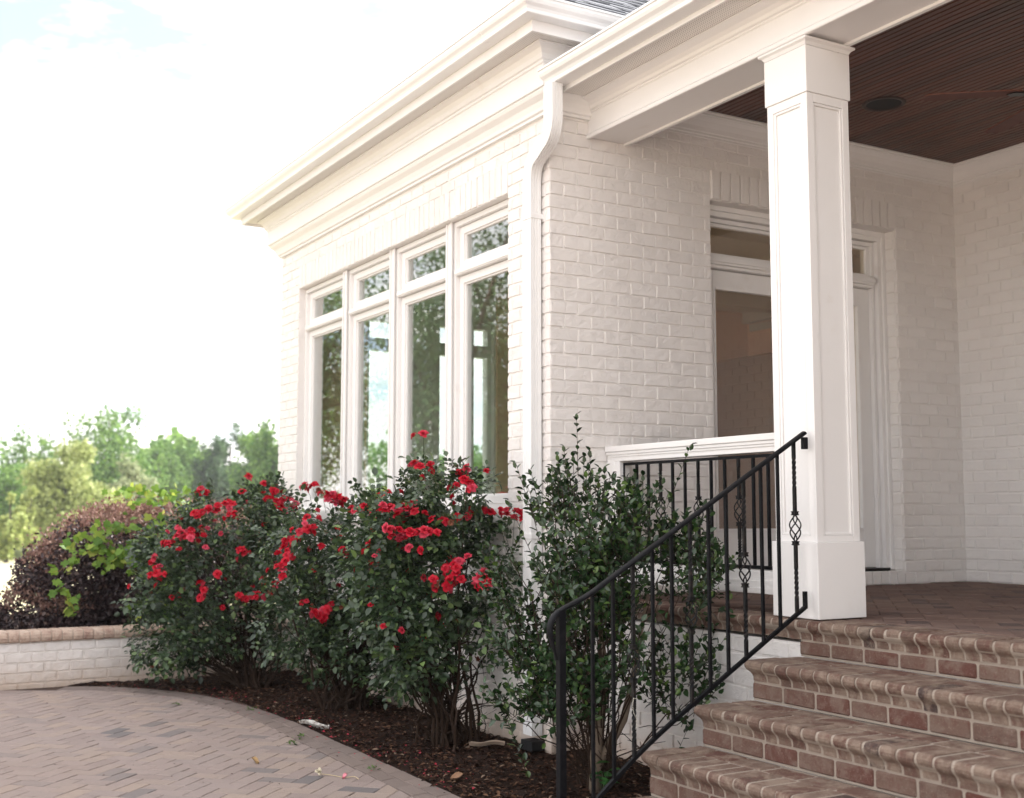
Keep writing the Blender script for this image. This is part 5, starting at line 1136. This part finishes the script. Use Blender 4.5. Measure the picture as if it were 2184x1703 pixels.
# ================================================================ TREES
TM={}
for k,(a,b_) in dict(light=((.26,.32,.10),(.40,.45,.18)),pale=((.22,.27,.14),(.36,.40,.22)),mid=((.07,.17,.035),(.20,.33,.07)),dark=((.045,.10,.04),(.10,.17,.07)),yel=((.26,.33,.10),(.40,.45,.16))).items(): TM[k]=leafmat('tree leaf '+k,a,b_,.6,.3,.35)
TB=mat('tree bark',(.07,.055,.045),.9,.1)[0]
def tree(px_dir,D,top_px,w_px,kind,label,seed,n=7500,airy=0.,low=.15,nlob=34,pos=None,H=None,W_=None,card=.30,group='trees beyond the lawn'):
    if pos is None:
        d=Vector(px_dir).normalized(); x=CAM[0]+d.x*D; y=CAM[1]+d.y*D; topz=.497+(1097-top_px)/2556*D*.93; W_=w_px/2556*D*.93/2
    else: x,y=pos; topz=H
    gz=gh(x,y)-.1; H_=topz-gz
    t=thing('tree',(x,y,gz),label,'tree',group); rs=np.random.RandomState(seed); rng=random.Random(seed)
    # lobes of the crown
    ctr=np.array([x,y,gz+H_*(low+(1-low)*.5)]); R3=np.array([W_,W_,H_*(1-low)*.5])
    u=unit(rs.normal(size=(nlob,3))); r=rs.rand(nlob)**.45*.88; L_=ctr+u*r[:,None]*R3*np.where(u[:,2:3]<0,1.0,1.0)
    lr=W_*rs.uniform(.30,.50,nlob)*(1-.35*np.clip(u[:,2],0,1)); 
    zt_=(L_[:,2]+lr*.7).max(); zb_=(L_[:,2]-lr*.7).min(); L_[:,2]=gz+H_*low*.5+(L_[:,2]-zb_)*(topz-gz-H_*low*.5)/(zt_-zb_)
    k=rs.choice(nlob,n,p=lr**2/np.sum(lr**2)); v=unit(rs.normal(size=(n,3))); rr=rs.rand(n)**.35
    P=L_[k]+v*(rr*lr[k])[:,None]*np.array([1,1,max(.75,min(1.6,H_*(1-low)*.5/W_*.8))]); P=P[P[:,2]>gz+.3]
    keep=nz3(P,3.2/W_*1.5,seed)>(-.42+airy*.24) if airy else np.ones(len(P),bool); P=P[keep]; n=len(P)
    oc=unit(P-ctr)
    leaf_cloud('crown',TM[kind],t,P,rs.normal(size=(n,3))+np.array([0,0,-.2]),oc*.7+rs.normal(0,.6,(n,3))+np.array([0,0,.5]),rs.uniform(.6,1.3,n)*card,asp=.8,tmpl=LEAF)
    mb=MB(); tr=max(.12,H_*.022); tz=gz+H_*max(low,.25)
    mb.tube([(x,y,gz-.3),(x+rng.gauss(0,.1),y,gz+H_*low*.6),(x+rng.gauss(0,.2),y+rng.gauss(0,.2),tz),(x+rng.gauss(0,.3),y,gz+H_*.6),(x,y,gz+H_*.85)],[tr*1.2,tr,tr*.8,tr*.5,tr*.15],8)
    for i in range(min(nlob,16)):
        q=L_[i]; s=Vector((x,y,tz+rng.uniform(0,.35)*H_*.6)); mb.tube([s,s.lerp(Vector(q),.5)+Vector((0,0,H_*.03)),Vector(q)],[tr*.35,tr*.22,tr*.06],5)
    mb.build('trunk',TB,t)
dirs={-40:(.112,.994),20:(.132,.991),60:(.145,.989),100:(.159,.987),140:(.172,.985),190:(.190,.982),230:(.203,.979),260:(.213,.977),290:(.223,.975),340:(.241,.970),410:(.265,.964),450:(.279,.960),490:(.293,.956),540:(.311,.950),590:(.329,.944),640:(.347,.938)}
tree(dirs[-40],105,930,190,'mid','dark green tree at the far left edge of the treeline',101,airy=.3)
tree(dirs[60],115,912,150,'mid','rounded green tree behind the pale tree at the left of the treeline',102,airy=.3)
tree(dirs[230],112,858,235,'mid','tallest airy tree of the treeline with sky showing through its crown',103,n=12000,airy=.9,nlob=44,low=.12)
tree(dirs[140],74,938,190,'light','bright yellow-green tree in front of the treeline',104,n=8000,low=.05,card=.26,nlob=34)
tree(dirs[290],80,975,120,'pale','pale silvery green tree right of the bright yellow-green tree',105,n=6000,low=.03,airy=.4,card=.26)
tree(dirs[20],66,1055,60,'yel','small yellow-green sapling low at the left edge of the lawn',106,n=2200,low=.05,card=.2,nlob=14)
tree(dirs[60],68,1040,55,'yel','narrow light green young tree beside the small sapling',107,n=2200,low=.04,card=.2,nlob=14)
tree(dirs[340],125,935,110,'mid','green tree just right of the tallest airy tree',108)
tree(dirs[410],130,928,120,'mid','broad green tree at the middle of the distant woods',109)
tree(dirs[450],118,930,100,'dark','dark green tree in the distant woods left of the twin-topped tree',110)
tree(dirs[490],120,900,100,'dark','dark twin-topped tree above the distant woods',111)
tree(dirs[540],112,902,110,'mid','green tree between the twin-topped tree and the house',112)
tree(dirs[590],100,885,125,'mid','tall green tree partly hidden by the left corner of the house',113,n=9000)
tree(dirs[640],92,870,130,'mid','green tree mostly behind the left corner of the house',114)
# wood behind, one mass
rs=np.random.RandomState(200); n=42000; th_=rs.uniform(.03,.75,n); Dd=rs.uniform(128,160,n); hh=9.5+1.8*np.sin(th_*31)+1.2*np.sin(th_*77+1)
x=CAM[0]+np.sin(th_)*Dd; y=CAM[1]+np.cos(th_)*Dd; z=-3.6+rs.rand(n)**.8*hh
tag(leaf_cloud('distant_woods',TM['mid'],None,np.stack([x,y,z],1),rs.normal(size=(n,3)),rs.normal(0,.6,(n,3))+np.array([0,0,.6]),rs.uniform(.5,1.2,n),asp=.9),kind='stuff')
# low brush at the foot of the treeline
rs=np.random.RandomState(201); n=16000; th_=rs.uniform(.02,.42,n); Dd=rs.uniform(76,100,n); hh=1.6+.7*np.sin(th_*90)+.5*np.sin(th_*230)
x=CAM[0]+np.sin(th_)*Dd; y=CAM[1]+np.cos(th_)*Dd; z=np.array([gh(a,b) for a,b in zip(x,y)])+rs.rand(n)*hh
tag(leaf_cloud('brush',TM['pale'],None,np.stack([x,y,z],1),rs.normal(size=(n,3)),rs.normal(0,.6,(n,3))+np.array([0,0,.6]),rs.uniform(.2,.5,n),asp=.9),kind='stuff')
# trees left of the view, mirrored in the window panes
for i,(x,y,h_,w_,k,lab) in enumerate([(-12,25,11.5,3.6,'dark','tall green tree on the lawn left of the view, mirrored in the windows'),(-17,30,13,4.2,'dark','large dark tree left of the view, mirrored in the nearest window'),(-9.5,33,12.0,3.8,'dark','dark tree left of the view, mirrored in the far windows'),(-22,33,12,4.2,'dark','wide green tree far left of the view, mirrored in the window panes'),(-13,42,12.5,4.5,'mid','distant tall tree left of the view behind the mirrored trees')]):
    tree(None,0,0,0,k,lab,300+i,pos=(x,y),H=h_,W_=w_,n=20000,low=.06,card=.13,nlob=44,airy=.35,group='trees mirrored in the windows')
# trees behind the house, seen through its rooms
for i,(u,D,tp_,w_) in enumerate([((.42,.907),46,905,190),((.50,.866),52,880,190),((.36,.933),50,915,170),((.58,.81),50,890,170)]):
    tree(u,D,tp_,w_,'mid',['green tree behind the house seen through the second window','green tree behind the house seen through the nearest window','green tree behind the house seen through the farthest window','green tree behind the house, right of the ones seen through the windows'][i],400+i,n=4500,low=.02,card=.25,group='trees behind the house')

# ================================================================ AIR
HZ=mat('haze air')[0]; nt=HZ.node_tree; nt.nodes.clear(); o_=nt.nodes.new('ShaderNodeOutputMaterial'); pv=nt.nodes.new('ShaderNodeVolumePrincipled')
pv.inputs['Color'].default_value=(.93,.95,1,1); pv.inputs['Density'].default_value=.0005; pv.inputs['Anisotropy'].default_value=.3; nt.links.new(pv.outputs[0],o_.inputs['Volume'])
mb=MB(); mb.box(-120,170,-100,240,-8,32); tag(mb.build('haze',HZ),kind='stuff')
